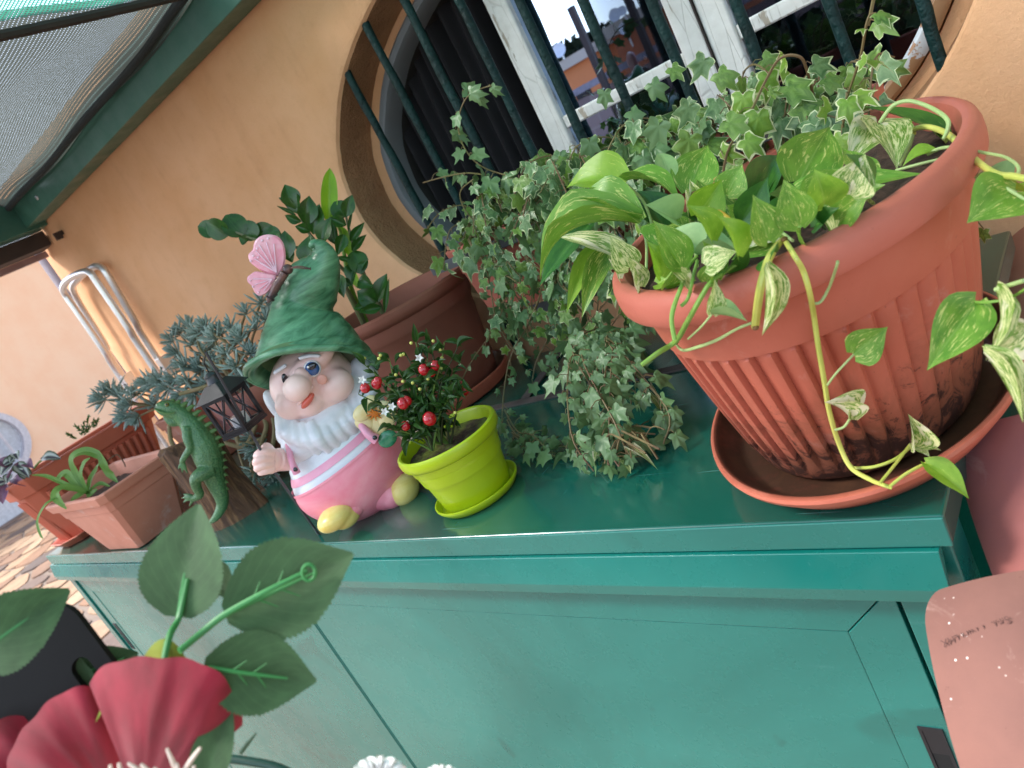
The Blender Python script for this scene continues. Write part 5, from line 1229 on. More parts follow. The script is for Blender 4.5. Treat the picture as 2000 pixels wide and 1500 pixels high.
# top right: arching stems
stemD('stem', [(1784, 262, .66), (1786, 252, .655), (1812, 248, .64), (1846, 259, .62), (1872, 280, .59), (1898, 306, .56), (1925, 328, .53), (1952, 342, .51), (1978, 344, .495), (2006, 350, .48)], [5, 5, 5.4, 6.2, 7, 7, 6.6, 7, 7, 6.5], MS_yel, poth, 12)
stemD('petiole', [(1718, 240, .66), (1742, 208, .65), (1772, 197, .64), (1806, 205, .63), (1838, 222, .61), (1852, 238, .60), (1850, 256, .60), (1842, 272, .60)], [3.6, 4, 4, 4, 4.4, 4.6, 4.4, 3], MS_pale, poth)
stemD('petiole', [(1724, 268, .66), (1748, 246, .66), (1772, 240, .66), (1783, 254, .66), (1776, 284, .655), (1758, 322, .63)], [3.2, 3.6, 4, 4, 4.4, 3], MS_pale, poth)
stemD('petiole', [(1750, 333, .60), (1790, 322, .585), (1840, 310, .575), (1878, 302, .565), (1898, 310, .56)], 3.0, MS_pale, poth)
stemD('petiole', [(1812, 302, .60), (1836, 290, .59), (1870, 288, .575), (1920, 298, .55), (1960, 306, .53), (1984, 320, .51), (1990, 334, .50), (1984, 344, .495)], [3, 3.4, 3.6, 3.2, 3.2, 3.4, 3.6, 4], MS_pale, poth)
stemD('petiole', [(1984, 376, .50), (1966, 368, .50), (2006, 392, .49)], 3.4, MS_pale, poth)

# ------------------------------------------------------------------ ivy
def ivy_leaf_mesh(name, mat, seed, cup=.12, deep=.5):
    rg = random.Random(seed); out = []
    tips = [(0, 1.0), (52, .78), (112, .52)]
    pts = []
    for s_ in (1, -1):
        seq = [(0, 1.0), (14, .70), (26, .55+.08*(1-deep)), (38, .66), (52, .82), (66, .60), (82, .44), (98, .50), (114, .56), (132, .42), (152, .30), (170, .16)]
        seq = [(a+rg.uniform(-3, 3), r_*rg.uniform(.92, 1.07)) for a, r_ in seq]
        pts.append([(s_*a, r_) for a, r_ in seq])
    ring = pts[0]+list(reversed(pts[1][1:])); n = len(ring); m = MB()
    def P(a, r_, f):
        q = R(a); x = math.sin(q)*r_*f; y = math.cos(q)*r_*f
        z = -cup*(x*x+y*y)*1.3 + .10*abs(x)*f + .03*math.sin(a*.11+seed)*f
        return (x*.62, (y+.22)*.82, z)
    m.v.append(Vector(P(0, 0, 0))); m.uv[0] = (0., .5)
    for j, f in enumerate((.5, .82, 1.)):
        for a, r_ in ring: m.v.append(Vector(P(a, r_, f))); m.uv[len(m.v)-1] = (f, (a+180)/360)
    for k in range(n): m.f.append((0, 1+k, 1+(k+1) % n))
    for j in range(2):
        for k in range(n): k2 = (k+1) % n; m.f.append((1+j*n+k, 1+(j+1)*n+k, 1+(j+1)*n+k2, 1+j*n+k2))
    m.v = [Vector(v) for v in m.v]
    return m.mesh(name, mat, True)
Iv1 = leaf_mat('ivy_grey_green', srgb(54, 90, 48), srgb(116, 146, 94), edge=srgb(196, 206, 156), edge_at=.90, rough=.4, trans=.12, rnd_amt=.45)
Iv2 = leaf_mat('ivy_green', srgb(58, 94, 34), srgb(126, 158, 72), edge=srgb(206, 212, 160), edge_at=.95, rough=.45, trans=.2, rnd_amt=.6)
Iv3 = leaf_mat('ivy_lime', srgb(104, 148, 48), srgb(140, 174, 70), edge=srgb(224, 226, 176), edge_at=.84, rough=.45, trans=.3)
ivm = [ivy_leaf_mesh('ivy_a', Iv1, 1, .25), ivy_leaf_mesh('ivy_b', Iv1, 2, .1), ivy_leaf_mesh('ivy_c', Iv2, 3, .3), ivy_leaf_mesh('ivy_d', Iv2, 4, .15), ivy_leaf_mesh('ivy_e', Iv1, 5, .45), ivy_leaf_mesh('ivy_f', Iv3, 6, .3), ivy_leaf_mesh('ivy_g', Iv1, 7, .0)]
MS_ivy = simple('ivy_stem', srgb(116, 112, 66), .6, c2=srgb(110, 74, 54), nscale=9)
ivies = [thing('ivy', ((p.location.x), .98, .25), lab, 'ivy', 'variegated ivy plants in front of the window') for p, lab in
         zip(ivp, ('variegated ivy of the left planter, cascading down beside the zz plant pot', 'variegated ivy of the middle planter, spilling onto the cabinet top in a tangle', 'variegated ivy of the right planter with tall sprigs in front of the dark pane'))]
rgi = random.Random(21); leafn = [0, 0, 0]; stuff = [None]*3
rest = [MB() for _ in range(3)]
def put_ivy(k, p, d, n, size, lime=.12):
    r_ = rgi.random(); me = ivm[5] if r_ < lime else rgi.choice(ivm[:5]+[ivm[6], ivm[2], ivm[3]])
    if leafn[k] < 299:
        place('leaf', me, frame_mat(p, Vector(p)+d*size, n, size*1.05, size), ivies[k]); leafn[k] += 1
    else:
        M = frame_mat(p, Vector(p)+d*size, n, size*1.05, size); o = len(rest[k].v)
        for i, v in enumerate(me.vertices): rest[k].v.append(M @ v.co); rest[k].uv[o+i] = tuple(me.uv_layers[0].data[0].uv)
        for f in me.polygons: rest[k].f.append(tuple(o+i for i in f.vertices))
def vine_ivy(k, pts, size0=.030, size1=.016, step=.017, rad=.0011, lime=.08, out=.012, skip=0):
    P, Q = spline([Vector(p) for p in pts], [1]*len(pts), 10); 
    L_ = [0]
    for a, b in zip(P, P[1:]): L_.append(L_[-1]+(b-a).length)
    T = L_[-1]; s = skip*T+rgi.uniform(0, step); side = 1; m = MB().tube(P[::2]+([P[-1]] if len(P) % 2 == 0 else []), rad, 5)
    while s < T:
        i = max(j for j in range(len(L_)) if L_[j] <= s); i = min(i, len(P)-2); f = (s-L_[i])/max(1e-6, (L_[i+1]-L_[i])); p = P[i].lerp(P[i+1], f); t = (P[i+1]-P[i]).normalized()
        sz = (size0+(size1-size0)*(s/T))*rgi.uniform(.7, 1.55)
        toc = (CAM-p).normalized()
        sd_ = t.cross(Vector((0, -.3, 1))).normalized()*side
        d = (sd_*.8 + toc*.45 + t*.3 + Vector((rgi.gauss(0, .4), rgi.gauss(0, .4), rgi.gauss(0, .4)-.15))).normalized()
        q = p + d*out*rgi.uniform(.4, 1.5)
        n = (toc*.65 + Vector((0, -.2, .7)) + Vector((rgi.gauss(0, .6), rgi.gauss(0, .6), rgi.gauss(0, .6)))).normalized()
        d2 = (d*.6+Vector((0, 0, -.75))+t*.2+Vector((rgi.gauss(0, .35), rgi.gauss(0, .3), 0))).normalized()
        if q.z < .012: q.z = .012+rgi.uniform(0, .01)
        if (q+d2*sz).z < .004: d2 = Vector((d2.x, d2.y, max(d2.z, -.1))).normalized()
        m.tube([p, (p+q)/2+Vector((0, 0, .003)), q], .0006, 4, caps=False)
        put_ivy(k, q, d2, n, sz, lime); side = -side; s += step*rgi.uniform(.7, 1.3)
    part('stem', m, MS_ivy, ivies[k])
def U(a, b): return rgi.uniform(a, b)
# mounds above the planters
for k, (x0, x1, zt_) in enumerate(((-.86, -.62, .262), (-.64, -.38, .262), (-.42, -.27, .238))):
    for i in range((22, 26, 12)[k]):
        x = U(x0, x1); y = U(.94, 1.02); a = (x, y, zt_-.01); h = U(.012, .075)*(1, .9, .55)[k]; dx = U(-.07, .07)*(1, 1, .6)[k]
        vine_ivy(k, [a, (x+dx*.4, y-.01, zt_+h*.8), (x+dx, y-U(.02, .05), zt_+h), (x+dx*1.6, y-U(.05, .09), zt_+h-U(.01, .05))], .030, .022, .017)
# curtains falling over the front of planters
for i in range(19):
    x = U(-.84, -.58); zb = U(.07, .17); vine_ivy(0, [(x, .93, .262), (x, .905, .27), (x+U(-.02, .04), .885, .215), (x+U(.0, .06), .87, (.2+zb)/2), (x+U(.0, .08), .86, zb)], .026, .018, .016)
for i in range(19):
    x = U(-.70, -.40); zb = U(.04, .16); vine_ivy(1, [(x, .93, .275), (x-.01, .90, .285), (x-U(0, .03), .88, .22), (x-U(0, .08), .86, (.2+zb)/2), (x-U(.02, .12), .85, zb)], .028, .018, .016)
for i in range(5):
    x = U(-.38, -.2); vine_ivy(2, [(x, .93, .265), (x-.01, .90, .275), (x-.03, .88, .22), (x-.05, .87, .14)], .028, .020, .017)
# the thin strands at the left of the cascade
def A(px, py, y): return at(px, py, 'y', y)
vine_ivy(0, [A(1060, 560, .90), A(1040, 620, .88), A(1000, 690, .83), A(985, 760, .80), A(980, 830, .78)], .020, .014, .024)
vine_ivy(0, [A(1100, 570, .90), A(1080, 640, .87), A(1050, 700, .85), A(1040, 740, .84)], .024, .018, .016)
vine_ivy(0, [A(1010, 560, .90), A(985, 600, .88), A(960, 650, .87), A(925, 700, .86), (A(900, 745, .82))], .020, .014, .026)
vine_ivy(0, [A(1000, 500, .92), A(980, 560, .90), A(985, 610, .89), A(1010, 650, .88)], .026, .018, .013)
# tangle that lies on the cabinet
base_ = at(1230, 850, 'z', .02)
for i in range(10):
    x, y = base_.x+U(-.06, .055), base_.y+U(-.045, .04); a = A(1180+U(-50, 70), 650+U(-20, 30), .85)
    vine_ivy(1, [a, (a+Vector((x, y, .10)))/2+Vector((U(-.03, .03), -.02, .02)), (x, y, U(.03, .07)), (x+U(-.03, .03), y-U(0, .05), .012)], .028, .018, .014)
dry = MB()
for i in range(15):
    p = at(1255+U(-25, 45), 850+U(-30, 50), 'z', U(.01, .05)); q = at(1200+U(-40, 90), 870+U(-40, 40), 'z', U(.006, .04)); c_ = (p+q)/2+Vector((U(-.01, .01), U(-.01, .01), U(.0, .02))); dry.tube([p, c_, q], U(.0006, .0013), 5, smooth_pts=5)
part('dry_stems', dry, simple('dry_ivy_stems', srgb(134, 118, 74), .8, c2=srgb(84, 62, 46)), ivies[1], kind='stuff')
for (bx, by, tx, ty) in ((1215, 890, 1160, 905), (1225, 900, 1232, 926), (1240, 890, 1285, 918), (1295, 790, 1310, 830), (1200, 870, 1180, 900)):
    p = at(bx, by, 'z', .012); q = at(tx, ty, 'z', .006); place('dry_leaf', archC if by > 880 else foldC, frame_mat(p, q, (0, -.3, 1), .012), ivies[1])
# runner along the cabinet top to the lime pot
vine_ivy(1, [at(1190, 862, 'z', .012), at(1140, 886, 'z', .006), at(1075, 890, 'z', .006), at(1030, 872, 'z', .012), at(1000, 845, 'z', .02)], .020, .018, .011, rad=.0013)
vine_ivy(1, [at(1180, 850, 'z', .03), at(1120, 870, 'z', .012), at(1060, 870, 'z', .012), at(1010, 850, 'z', .02), at(990, 820, 'z', .03)], .020, .016, .013)
vine_ivy(1, [at(1070, 880, 'z', .012), at(1040, 850, 'z', .03), at(1010, 842, 'z', .03), at(985, 800, 'z', .06)], .018, .014, .014)
# sprigs that stand free against the window
vine_ivy(2, [A(1405, 400, .84), A(1420, 300, .85), A(1457, 238, .85), A(1496, 157, .86), A(1524, 114, .86), A(1560, 110, .86), A(1575, 135, .87), A(1590, 196, .9)], .024, .020, .030, rad=.0016, lime=.5)
vine_ivy(2, [A(1646, 260, .84), A(1652, 200, .82), A(1668, 150, .80), A(1681, 110, .79), A(1692, 50, .78), A(1700, 28, .78)], .022, .020, .019, rad=.0013, lime=.7)
vine_ivy(2, [A(1696, 50, .78), A(1702, 20, .78), A(1712, -30, .78)], .02, .02, .2, rad=.0016)
vine_ivy(0, [A(1000, 345, .95), A(950, 330, .95), A(918, 305, .95), A(898, 266, .95), A(897, 225, .95), A(912, 190, .95), A(938, 174, .95), (A(966, 165, .95))], .030, .022, .018, lime=.3)
vine_ivy(0, [A(960, 345, .95), A(915, 338, .94), A(870, 345, .94), A(826, 357, .93)], .022, .016, .024, lime=.3)
vine_ivy(0, [A(950, 440, .94), A(925, 430, .93), A(903, 400, .93), A(900, 372, .93), A(925, 350, .93)], .022, .018, .022)
vine_ivy(2, [A(1560, 235, .86), A(1610, 225, .85), A(1650, 232, .85), A(1700, 215, .85)], .030, .024, .016)
vine_ivy(2, [A(1880, 290, .75), A(1915, 320, .75), A(1905, 350, .75), A(1895, 470, .72)], .026, .018, .02)
# leaves of the upper middle seen large before the stiles
for (px, py, y, s_) in ((1290, 235, .86, .040), (1250, 300, .88, .036), (1350, 200, .87, .036), (1415, 235, .84, .038), (1400, 140, .90, .034), (1310, 130, .92, .026), (1330, 300, .86, .034), (1450, 270, .83, .034), (1530, 165, .86, .042), (1560, 200, .86, .044), (1610, 150, .9, .03), (1640, 215, .85, .036), (1480, 215, .85, .044), (1500, 140, .88, .036), (1590, 240, .84, .046), (1660, 180, .87, .036), (1380, 110, .92, .036), (1450, 180, .86, .04), (1350, 260, .86, .042), (1690, 225, .84, .036), (1270, 160, .93, .032), (1230, 215, .92, .03), (1180, 175, .95, .028), (1090, 300, .93, .034), (1060, 340, .92, .030), (1150, 270, .92, .034), (1200, 330, .9, .032)):
    p = A(px, py, y); put_ivy(2 if px > 1300 else 1, p, (Vector((rgi.gauss(0, .5), -.2, -.9))).normalized(), (CAM-p).normalized()+Vector((rgi.gauss(0, .25), rgi.gauss(0, .25), .3)), s_)
for k in range(3):
    if rest[k].v:
        o_ = part('more_leaves', rest[k], Iv1, ivies[k], kind='stuff')

# ------------------------------------------------------------------ zz plant
Zm = leaf_mat('zz_leaf_dark', srgb(28, 62, 22), srgb(54, 94, 32), vein=(srgb(70, 104, 44), .5), rough=.25, trans=.08); Zn = leaf_mat('zz_leaf_new', srgb(120, 172, 30), srgb(150, 196, 50), vein=(srgb(170, 206, 90), .5), rough=.35, trans=.35)
zme = [blade('zz_a', Zm, OVAL, arch=.08, fold=.18, nu=6, nv=10), blade('zz_b', Zm, ROUND, arch=.05, fold=.1, nu=6, nv=10), blade('zz_c', Zm, LANCE, arch=.1, fold=.3, nu=6, nv=10)]; znm = blade('zz_n', Zn, ROUND, arch=.08, fold=.25, wave=.12, nu=8, nv=14)
zzp = thing('zz_plant', (ZP.x, ZP.y, .18), 'zz plant with glossy dark leaflets in the round brown pot behind the gnome', 'potted plant')
def ZD(px, py, o=0): return (px, py, 1.30+o)
MS_zz = simple('zz_stem', srgb(86, 104, 56), .5, c2=srgb(120, 110, 84), nscale=30); MS_zg = simple('zz_stem_green', srgb(116, 156, 50), .45)
def zstem(pts, r_, mat=MS_zz): stemD('stem', pts, r_, mat, zzp)
zstem([ZD(712, 632, .12), ZD(690, 590, .08), ZD(655, 528, .03), ZD(622, 480), ZD(600, 450), ZD(578, 408), ZD(552, 380)], [7, 6, 4, 3.4, 3, 2.4, 1.6])
zstem([ZD(748, 610, .12), ZD(726, 570, .09), ZD(704, 520, .05), ZD(688, 470, .02), ZD(676, 424, .02), ZD(672, 392, .02)], [6, 5, 4, 3, 2.4, 1.8])
zstem([ZD(716, 630, .12), ZD(690, 575, .08), ZD(676, 520, .04), ZD(664, 450, .02), ZD(644, 430)], [5.5, 5, 4, 3, 2], MS_zg)
zstem([ZD(700, 560, .09), ZD(640, 500, .03), ZD(560, 480, -.02), ZD(500, 468, -.03), ZD(450, 450, -.03), ZD(405, 440, -.03)], [4, 3.4, 3, 2.4, 2, 1.2])
zi = [0]
def z(me, b, t, w_, n=(0, .1, 1), o=0):
    zi[0] += 1; i = zi[0]; o += (i % 5)*.006-.012; n = (.38*math.sin(i*2.3), .25*math.cos(i*1.9), 1)
    leafD('leaflet', zme[me], (b[0], b[1], 1.28+o), (t[0], t[1], 1.275+o), w_*1.18, n, zzp)
for (b, t, w_, me) in (((578, 408), (556, 360), 32, 0), ((583, 418), (572, 366), 30, 0), ((600, 440), (604, 382), 34, 0), ((612, 458), (624, 398), 32, 0), ((628, 476), (646, 425), 30, 0), ((575, 405), (544, 386), 15, 2), ((578, 420), (540, 402), 7, 2), ((588, 433), (556, 420), 16, 2), ((606, 452), (576, 442), 18, 2),
                       ((612, 522), (606, 458), 44, 0), ((564, 505), (556, 450), 34, 0), ((571, 512), (546, 456), 24, 2), ((658, 478), (652, 424), 26, 2), ((675, 424), (652, 394), 34, 1), ((676, 424), (688, 380), 24, 0), ((676, 440), (642, 425), 20, 2), ((684, 470), (712, 434), 16, 2), ((688, 490), (716, 458), 16, 2), ((680, 452), (690, 405), 6, 2),
                       ((672, 458), (658, 500), 22, 2), ((680, 480), (646, 465), 10, 2), ((686, 508), (655, 502), 10, 2), ((692, 490), (706, 536), 34, 1), ((696, 512), (688, 560), 26, 2), ((656, 535), (672, 582), 24, 2), ((662, 540), (655, 580), 20, 2), ((700, 548), (730, 560), 26, 2), ((735, 590), (697, 568), 34, 0), ((738, 590), (756, 534), 28, 0), ((752, 610), (760, 542), 10, 2), ((686, 556), (660, 545), 16, 2),
                       ((745, 600), (700, 610), 18, 2), ((722, 600), (690, 604), 20, 2), ((426, 453), (386, 442), 30, 1), ((448, 458), (402, 434), 36, 1), ((474, 462), (440, 420), 42, 1), ((494, 470), (478, 430), 38, 1), ((500, 466), (532, 440), 34, 1), ((510, 472), (512, 434), 30, 1), ((530, 480), (545, 452), 26, 1), ((484, 470), (466, 464), 18, 2), ((545, 478), (530, 440), 20, 1), ((704, 530), (720, 506), 14, 2)): z(me, b, t, w_, (math.sin(b[0]*.7)*.3, .1, 1))
leafD('leaflet', znm, (642, 436, 1.30), (644, 328, 1.29), 32, (.25, 0, 1), zzp, label='bright lime new shoot leaf'); leafD('leaflet', znm, (688, 506, 1.33), (664, 440, 1.33), 22, (.3, .1, 1), zzp, label='bright lime new leaf lower on the stem'); leafD('leaflet', znm, (700, 560, 1.35), (676, 500, 1.35), 22, (-.3, .1, 1), zzp)

# ------------------------------------------------------------------ berry plant in the lime pot
Bm = leaf_mat('berry_plant_leaf', srgb(30, 62, 24), srgb(62, 98, 40), vein=(srgb(90, 126, 60), .5), rough=.35, trans=.12); bme = [blade('bl_a', Bm, LANCE, arch=.15, fold=.3, nu=4, nv=7), blade('bl_b', Bm, LANCE, arch=.3, fold=.2, twist=.4, nu=4, nv=7)]
ber = thing('berry_plant', (LP.x, LP.y, .08), 'small bushy plant with shiny red berries and tiny yellow buds in the lime pot', 'potted plant')
rb_ = random.Random(12); d0 = dep(LP+Vector((0, 0, .1)))
MS_ber = simple('berry_stem', srgb(62, 70, 36), .6); MS_bg = simple('berry_twig', srgb(96, 128, 50), .5)
root = [D(862, 868, d0), D(880, 872, d0+.01), D(845, 880, d0-.01)]
tips = [(712, 712), (735, 735), (700, 770), (728, 800), (760, 700), (792, 690), (812, 668), (838, 656), (868, 668), (893, 680), (900, 705), (905, 740), (885, 770), (770, 760), (800, 740), (830, 720), (860, 715), (780, 800), (765, 840), (810, 800), (840, 780), (870, 800), (800, 860), (850, 760), (820, 830), (745, 770), (780, 725), (880, 730), (835, 700), (905, 760), (885, 830), (860, 840)]
for i, (tx, ty) in enumerate(tips):
    r0 = rb_.choice(root); o = rb_.uniform(-.035, .045); t_ = D(tx, ty, d0+o); mid = r0.lerp(t_, .5)+Vector((rb_.uniform(-.008, .008), rb_.uniform(-.008, .008), .012)); P = [r0, mid, t_]
    part('stem', MB().tube(P, [.0017, .0012, .0006], 6, smooth_pts=5), MS_ber if i % 2 else MS_bg, ber)
    PP, _q = spline(P, [1, 1, 1], 5)
    for j in range(9):
        f = .35+.65*j/8; idx = min(int(f*(len(PP)-1)), len(PP)-2); p = PP[idx].lerp(PP[idx+1], f*(len(PP)-1)-idx)
        q = rb_.uniform(0, 6.28); d = (IMR*math.cos(q)+IMU*(math.sin(q)*.7+.15)-VIEW*rb_.uniform(-.3, .8)).normalized(); ln = rb_.uniform(.014, .026)
        n = (-VIEW*.6+Vector((0, 0, .8))+Vector((rb_.gauss(0, .4), rb_.gauss(0, .4), rb_.gauss(0, .4)))).normalized()
        place('leaf', rb_.choice(bme), frame_mat(p, p+d*ln, n, ln*.36), ber)
M_berry = simple('red_berry', srgb(186, 14, 34), .18, var=.05, coat=.8); M_bud = simple('yellow_bud', srgb(214, 216, 110), .5); M_flw = simple('white_petal', srgb(236, 236, 230), .6)
for (x, y, r_, o) in ((839, 818, 13, -.045), (713, 758, 9.5, -.035), (735, 750, 10, -.03), (738, 744, 8, -.034), (787, 788, 11, -.04), (795, 783, 9, -.038), (828, 722, 11, -.03), (850, 714, 10, -.03), (843, 728, 8, -.03), (792, 832, 9, -.03), (908, 765, 8, .02), (903, 750, 6, .02), (858, 775, 6, 0)):
    m = MB().ell(D(x, y, d0+o), (r_*d0/1500, r_*d0/1500, r_*1.08*d0/1500), seg=18, rings=12); part('berry', m, M_berry, ber)
for (x, y) in ((803, 670), (812, 665), (783, 694), (788, 692), (846, 666), (860, 684), (743, 694), (740, 700), (773, 732), (787, 745), (806, 748), (863, 699), (862, 720), (889, 806), (712, 700), (820, 760), (836, 740)):
    part('bud', MB().ell(D(x, y, d0-.03+rb_.uniform(-.01, .02)), (3.3*d0/1500,)*3, seg=8, rings=6), M_bud, ber)
fm_ = blade('petal_w', M_flw, OVAL, arch=.2, nu=2, nv=4)
for (x, y) in ((819, 699), (708, 742), (766, 794), (752, 804)):
    c_ = D(x, y, d0-.045); f_ = sub('white_flower', c_, ber)
    for k in range(5): a_ = k*1.257; place('petal', fm_, frame_mat(c_, c_+(IMR*math.cos(a_)+IMU*math.sin(a_)-VIEW*.4)*.0058, -VIEW, .0034), f_)

# ------------------------------------------------------------------ sedum rosettes
Sm = leaf_mat('sedum_leaf', srgb(124, 150, 148), srgb(166, 184, 172), rough=.5, trans=.05, rnd_amt=.5)
def rosette(name, seed, n=24, ln=1.):
    rg = random.Random(seed); m = MB()
    for i in range(n):
        a = i*2.39996; f = i/n; el = R(82-78*f+rg.uniform(-9, 9)); l = ln*(.5+.6*f)*rg.uniform(.75, 1.2)
        d = Vector((math.cos(a)*math.cos(el), math.sin(a)*math.cos(el), math.sin(el))); up = Vector((0, 0, 1)); b0 = Vector((0, 0, .12-.30*f)); s_ = d.cross(up).normalized(); nn = s_.cross(d)
        o = len(m.v); prof_ = [(0, .038), (.25, .066), (.55, .088), (.82, .072), (1, .012)]
        for t, w_ in prof_:
            c_ = b0+d*l*t+up*(.10*t*t*l)
            for q in range(6): an = q*math.pi/3; m.v.append(c_+s_*(math.cos(an)*w_)+nn*(math.sin(an)*w_*.55)); m.uv[len(m.v)-1] = (.5, t)
        for j in range(4):
            for q in range(6): q2 = (q+1) % 6; m.f.append((o+j*6+q, o+j*6+q2, o+(j+1)*6+q2, o+(j+1)*6+q))
    return m.mesh(name, Sm, True)
rme = [rosette('ros_a', 1), rosette('ros_b', 2, 20), rosette('ros_c', 3, 28)]
MS_sed = simple('sedum_stem', srgb(150, 128, 96), .7, c2=srgb(120, 110, 70))
def sedum(t_, items, d_, root_pts, seed, rpx=28):
    rg = random.Random(seed)
    for (x, y, ax_, ay, o) in items:
        p = D(x, y, d_+o); u = (IMR*ax_+IMU*ay-VIEW*.55).normalized(); s_ = rpx*(d_+o)/1500*rg.uniform(.85, 1.15)
        x_ = u.orthogonal().normalized(); x_ = (Matrix.Rotation(rg.uniform(0, 6.28), 3, u) @ x_); y_ = u.cross(x_)
        M = Matrix(((x_.x*s_, y_.x*s_, u.x*s_, p.x), (x_.y*s_, y_.y*s_, u.y*s_, p.y), (x_.z*s_, y_.z*s_, u.z*s_, p.z), (0, 0, 0, 1)))
        place('rosette', rg.choice(rme), M, t_)
        r0 = Vector(rg.choice(root_pts)); mid = (r0+p)/2+Vector((rg.uniform(-.03, .03), -.02, rg.uniform(-.01, .04)))
        part('stem', MB().tube([r0, mid, p], [.0035, .0028, .0024], 7, smooth_pts=6), MS_sed, t_)
dS = dep(SP+Vector((0, 0, .2)))
sedA = thing('sedum', (SP.x, SP.y, .165), 'large grey blue sedum spreading over the round pot behind lantern and gnome', 'succulent')
itA = [(450, 640, -.3, .8, .0), (480, 610, -.2, 1, .02), (510, 590, 0, 1, .03), (470, 660, -.2, .6, -.03), (440, 690, -.5, .6, -.03), (500, 640, 0, .8, -.02), (520, 625, .2, 1, .02), (490, 690, .2, .5, -.05), (460, 715, -.2, .3, -.06), (420, 660, -.6, .8, .0), (400, 640, -.6, .9, .02), (385, 650, -.8, .6, .03), (430, 650, -.2, 1, .03), (500, 715, .3, .3, -.04), (475, 740, .1, .1, -.02), (520, 680, .3, .8, .04), (455, 675, -.1, .9, .0),
       (490, 860, -.6, -.4, -.05), (500, 880, -.4, -.8, -.06), (512, 905, -.3, -1, -.06), (530, 930, 0, -1, -.05), (520, 850, -.2, .5, -.04), (495, 925, -.6, -.8, -.06), (545, 945, .2, -1, -.05), (510, 840, .2, .6, -.03), (495, 955, -.5, -1, -.05), (580, 500, 0, 1, .1) if False else (530, 605, .1, 1, .05)]
sedum(sedA, itA, dS-.02, [(SP.x+U(-.06, .06), SP.y+U(-.06, .04), .168) for _ in range(8)], 3, 35)
m = MB()
for pts_ in (((500, 760), (506, 800), (520, 830), (512, 860), (505, 890)), ((520, 790), (536, 830), (530, 880), (512, 910)), ((470, 800), (463, 840), (468, 866), (500, 862), (520, 850)), ((545, 780), (548, 830), (540, 860)), ((500, 830), (480, 870), (450, 868), (438, 862)), ((505, 880), (492, 910), (497, 935)), ((330, 830), (334, 860), (345, 885), (350, 900)), ((460, 760), (430, 745), (400, 756), (350, 770))):
    m.tube([D(x, y, dS-.09) for x, y in pts_], [.0042]+[.0048]*(len(pts_)-2)+[.0036], 8, smooth_pts=6)
part('woody_stems', m, MS_sed, sedA)
sedB = thing('sedum', (-1.81, .98, .17), 'grey blue sedum above the lizard, spilling over the orange brown rectangular pot', 'succulent'); dB = dep(Vector((-1.80, .95, .24)))
sedum(sedB, [(335, 665, -.8, .6, .0), (350, 650, -.4, .9, .02), (370, 640, 0, 1, .02), (345, 690, -.7, .3, -.02), (375, 670, -.1, .8, -.02), (395, 690, .1, .7, -.03), (360, 715, -.5, .2, -.05), (390, 720, -.2, .4, -.05), (340, 740, -.7, .0, -.06), (415, 705, .2, .6, -.05), (365, 745, -.3, .1, -.08), (325, 760, -.8, -.1, -.06), (400, 750, .1, .1, -.08), (310, 745, -.9, .2, -.04), (425, 725, .1, .3, -.07), (380, 770, 0, -.2, -.08), (290, 750, -.8, .4, -.02), (410, 680, .2, 1, .0), (430, 700, .3, .9, -.02), (350, 770, -.5, -.4, -.08), (385, 655, .3, .9, .0)], dB, [(-1.80+U(-.06, .06), .96+U(-.02, .03), .17) for _ in range(7)], 4, 34)
sedC = thing('sedum', (-2.0, .915, .14), 'pale green sedum arms reaching left from the small square pot', 'succulent'); dC = dep(Vector((-2.0, .90, .2)))
sedum(sedC, [(200, 780, -1, .2, 0), (215, 765, -.6, .9, .02), (252, 790, -.6, .1, -.03), (262, 770, -.4, .7, -.02), (285, 760, -.1, .9, .0), (245, 812, -.8, -.4, -.03), (268, 815, -.4, -.6, -.04), (235, 775, -.2, 1, .01), (300, 790, .2, .4, -.03)], dC, [(-2.0+U(-.04, .04), .91+U(-.03, .03), .14) for _ in range(5)], 5, 34)
# trailing bit at the back of the long planter: small conifer-like sprig
spr = thing('needle_sprig', (-2.25, .80, .17), 'small dark green needle leaved sprig at the back of the ribbed planter', 'plant'); rg = random.Random(4)
Ms = leaf_mat('sprig_leaf', srgb(46, 88, 40), srgb(80, 124, 56), rough=.5, trans=.1); sme = blade('sp', Ms, LANCE, arch=.1, fold=.2, nu=2, nv=4)
dP = dep(Vector((-2.24, .80, .22)))
for (x0, y0, x1, y1) in ((168, 845, 174, 810), (168, 848, 150, 832), (150, 856, 135, 848), (170, 845, 185, 822), (160, 850, 165, 828), (185, 835, 192, 820)):
    a, b_ = D(x0, y0, dP), D(x1, y1, dP-.02); part('stem', MB().tube([a, b_], .0014, 5), MS_green, spr)
    for j in range(18):
        p = a.lerp(b_, j/17); q = rg.uniform(0, 6.28); dd_ = (IMR*math.cos(q)+IMU*math.sin(q)-VIEW*.4+(b_-a).normalized()*.8).normalized(); place('leaf', sme, frame_mat(p, p+dd_*.012, -VIEW, .004), spr)
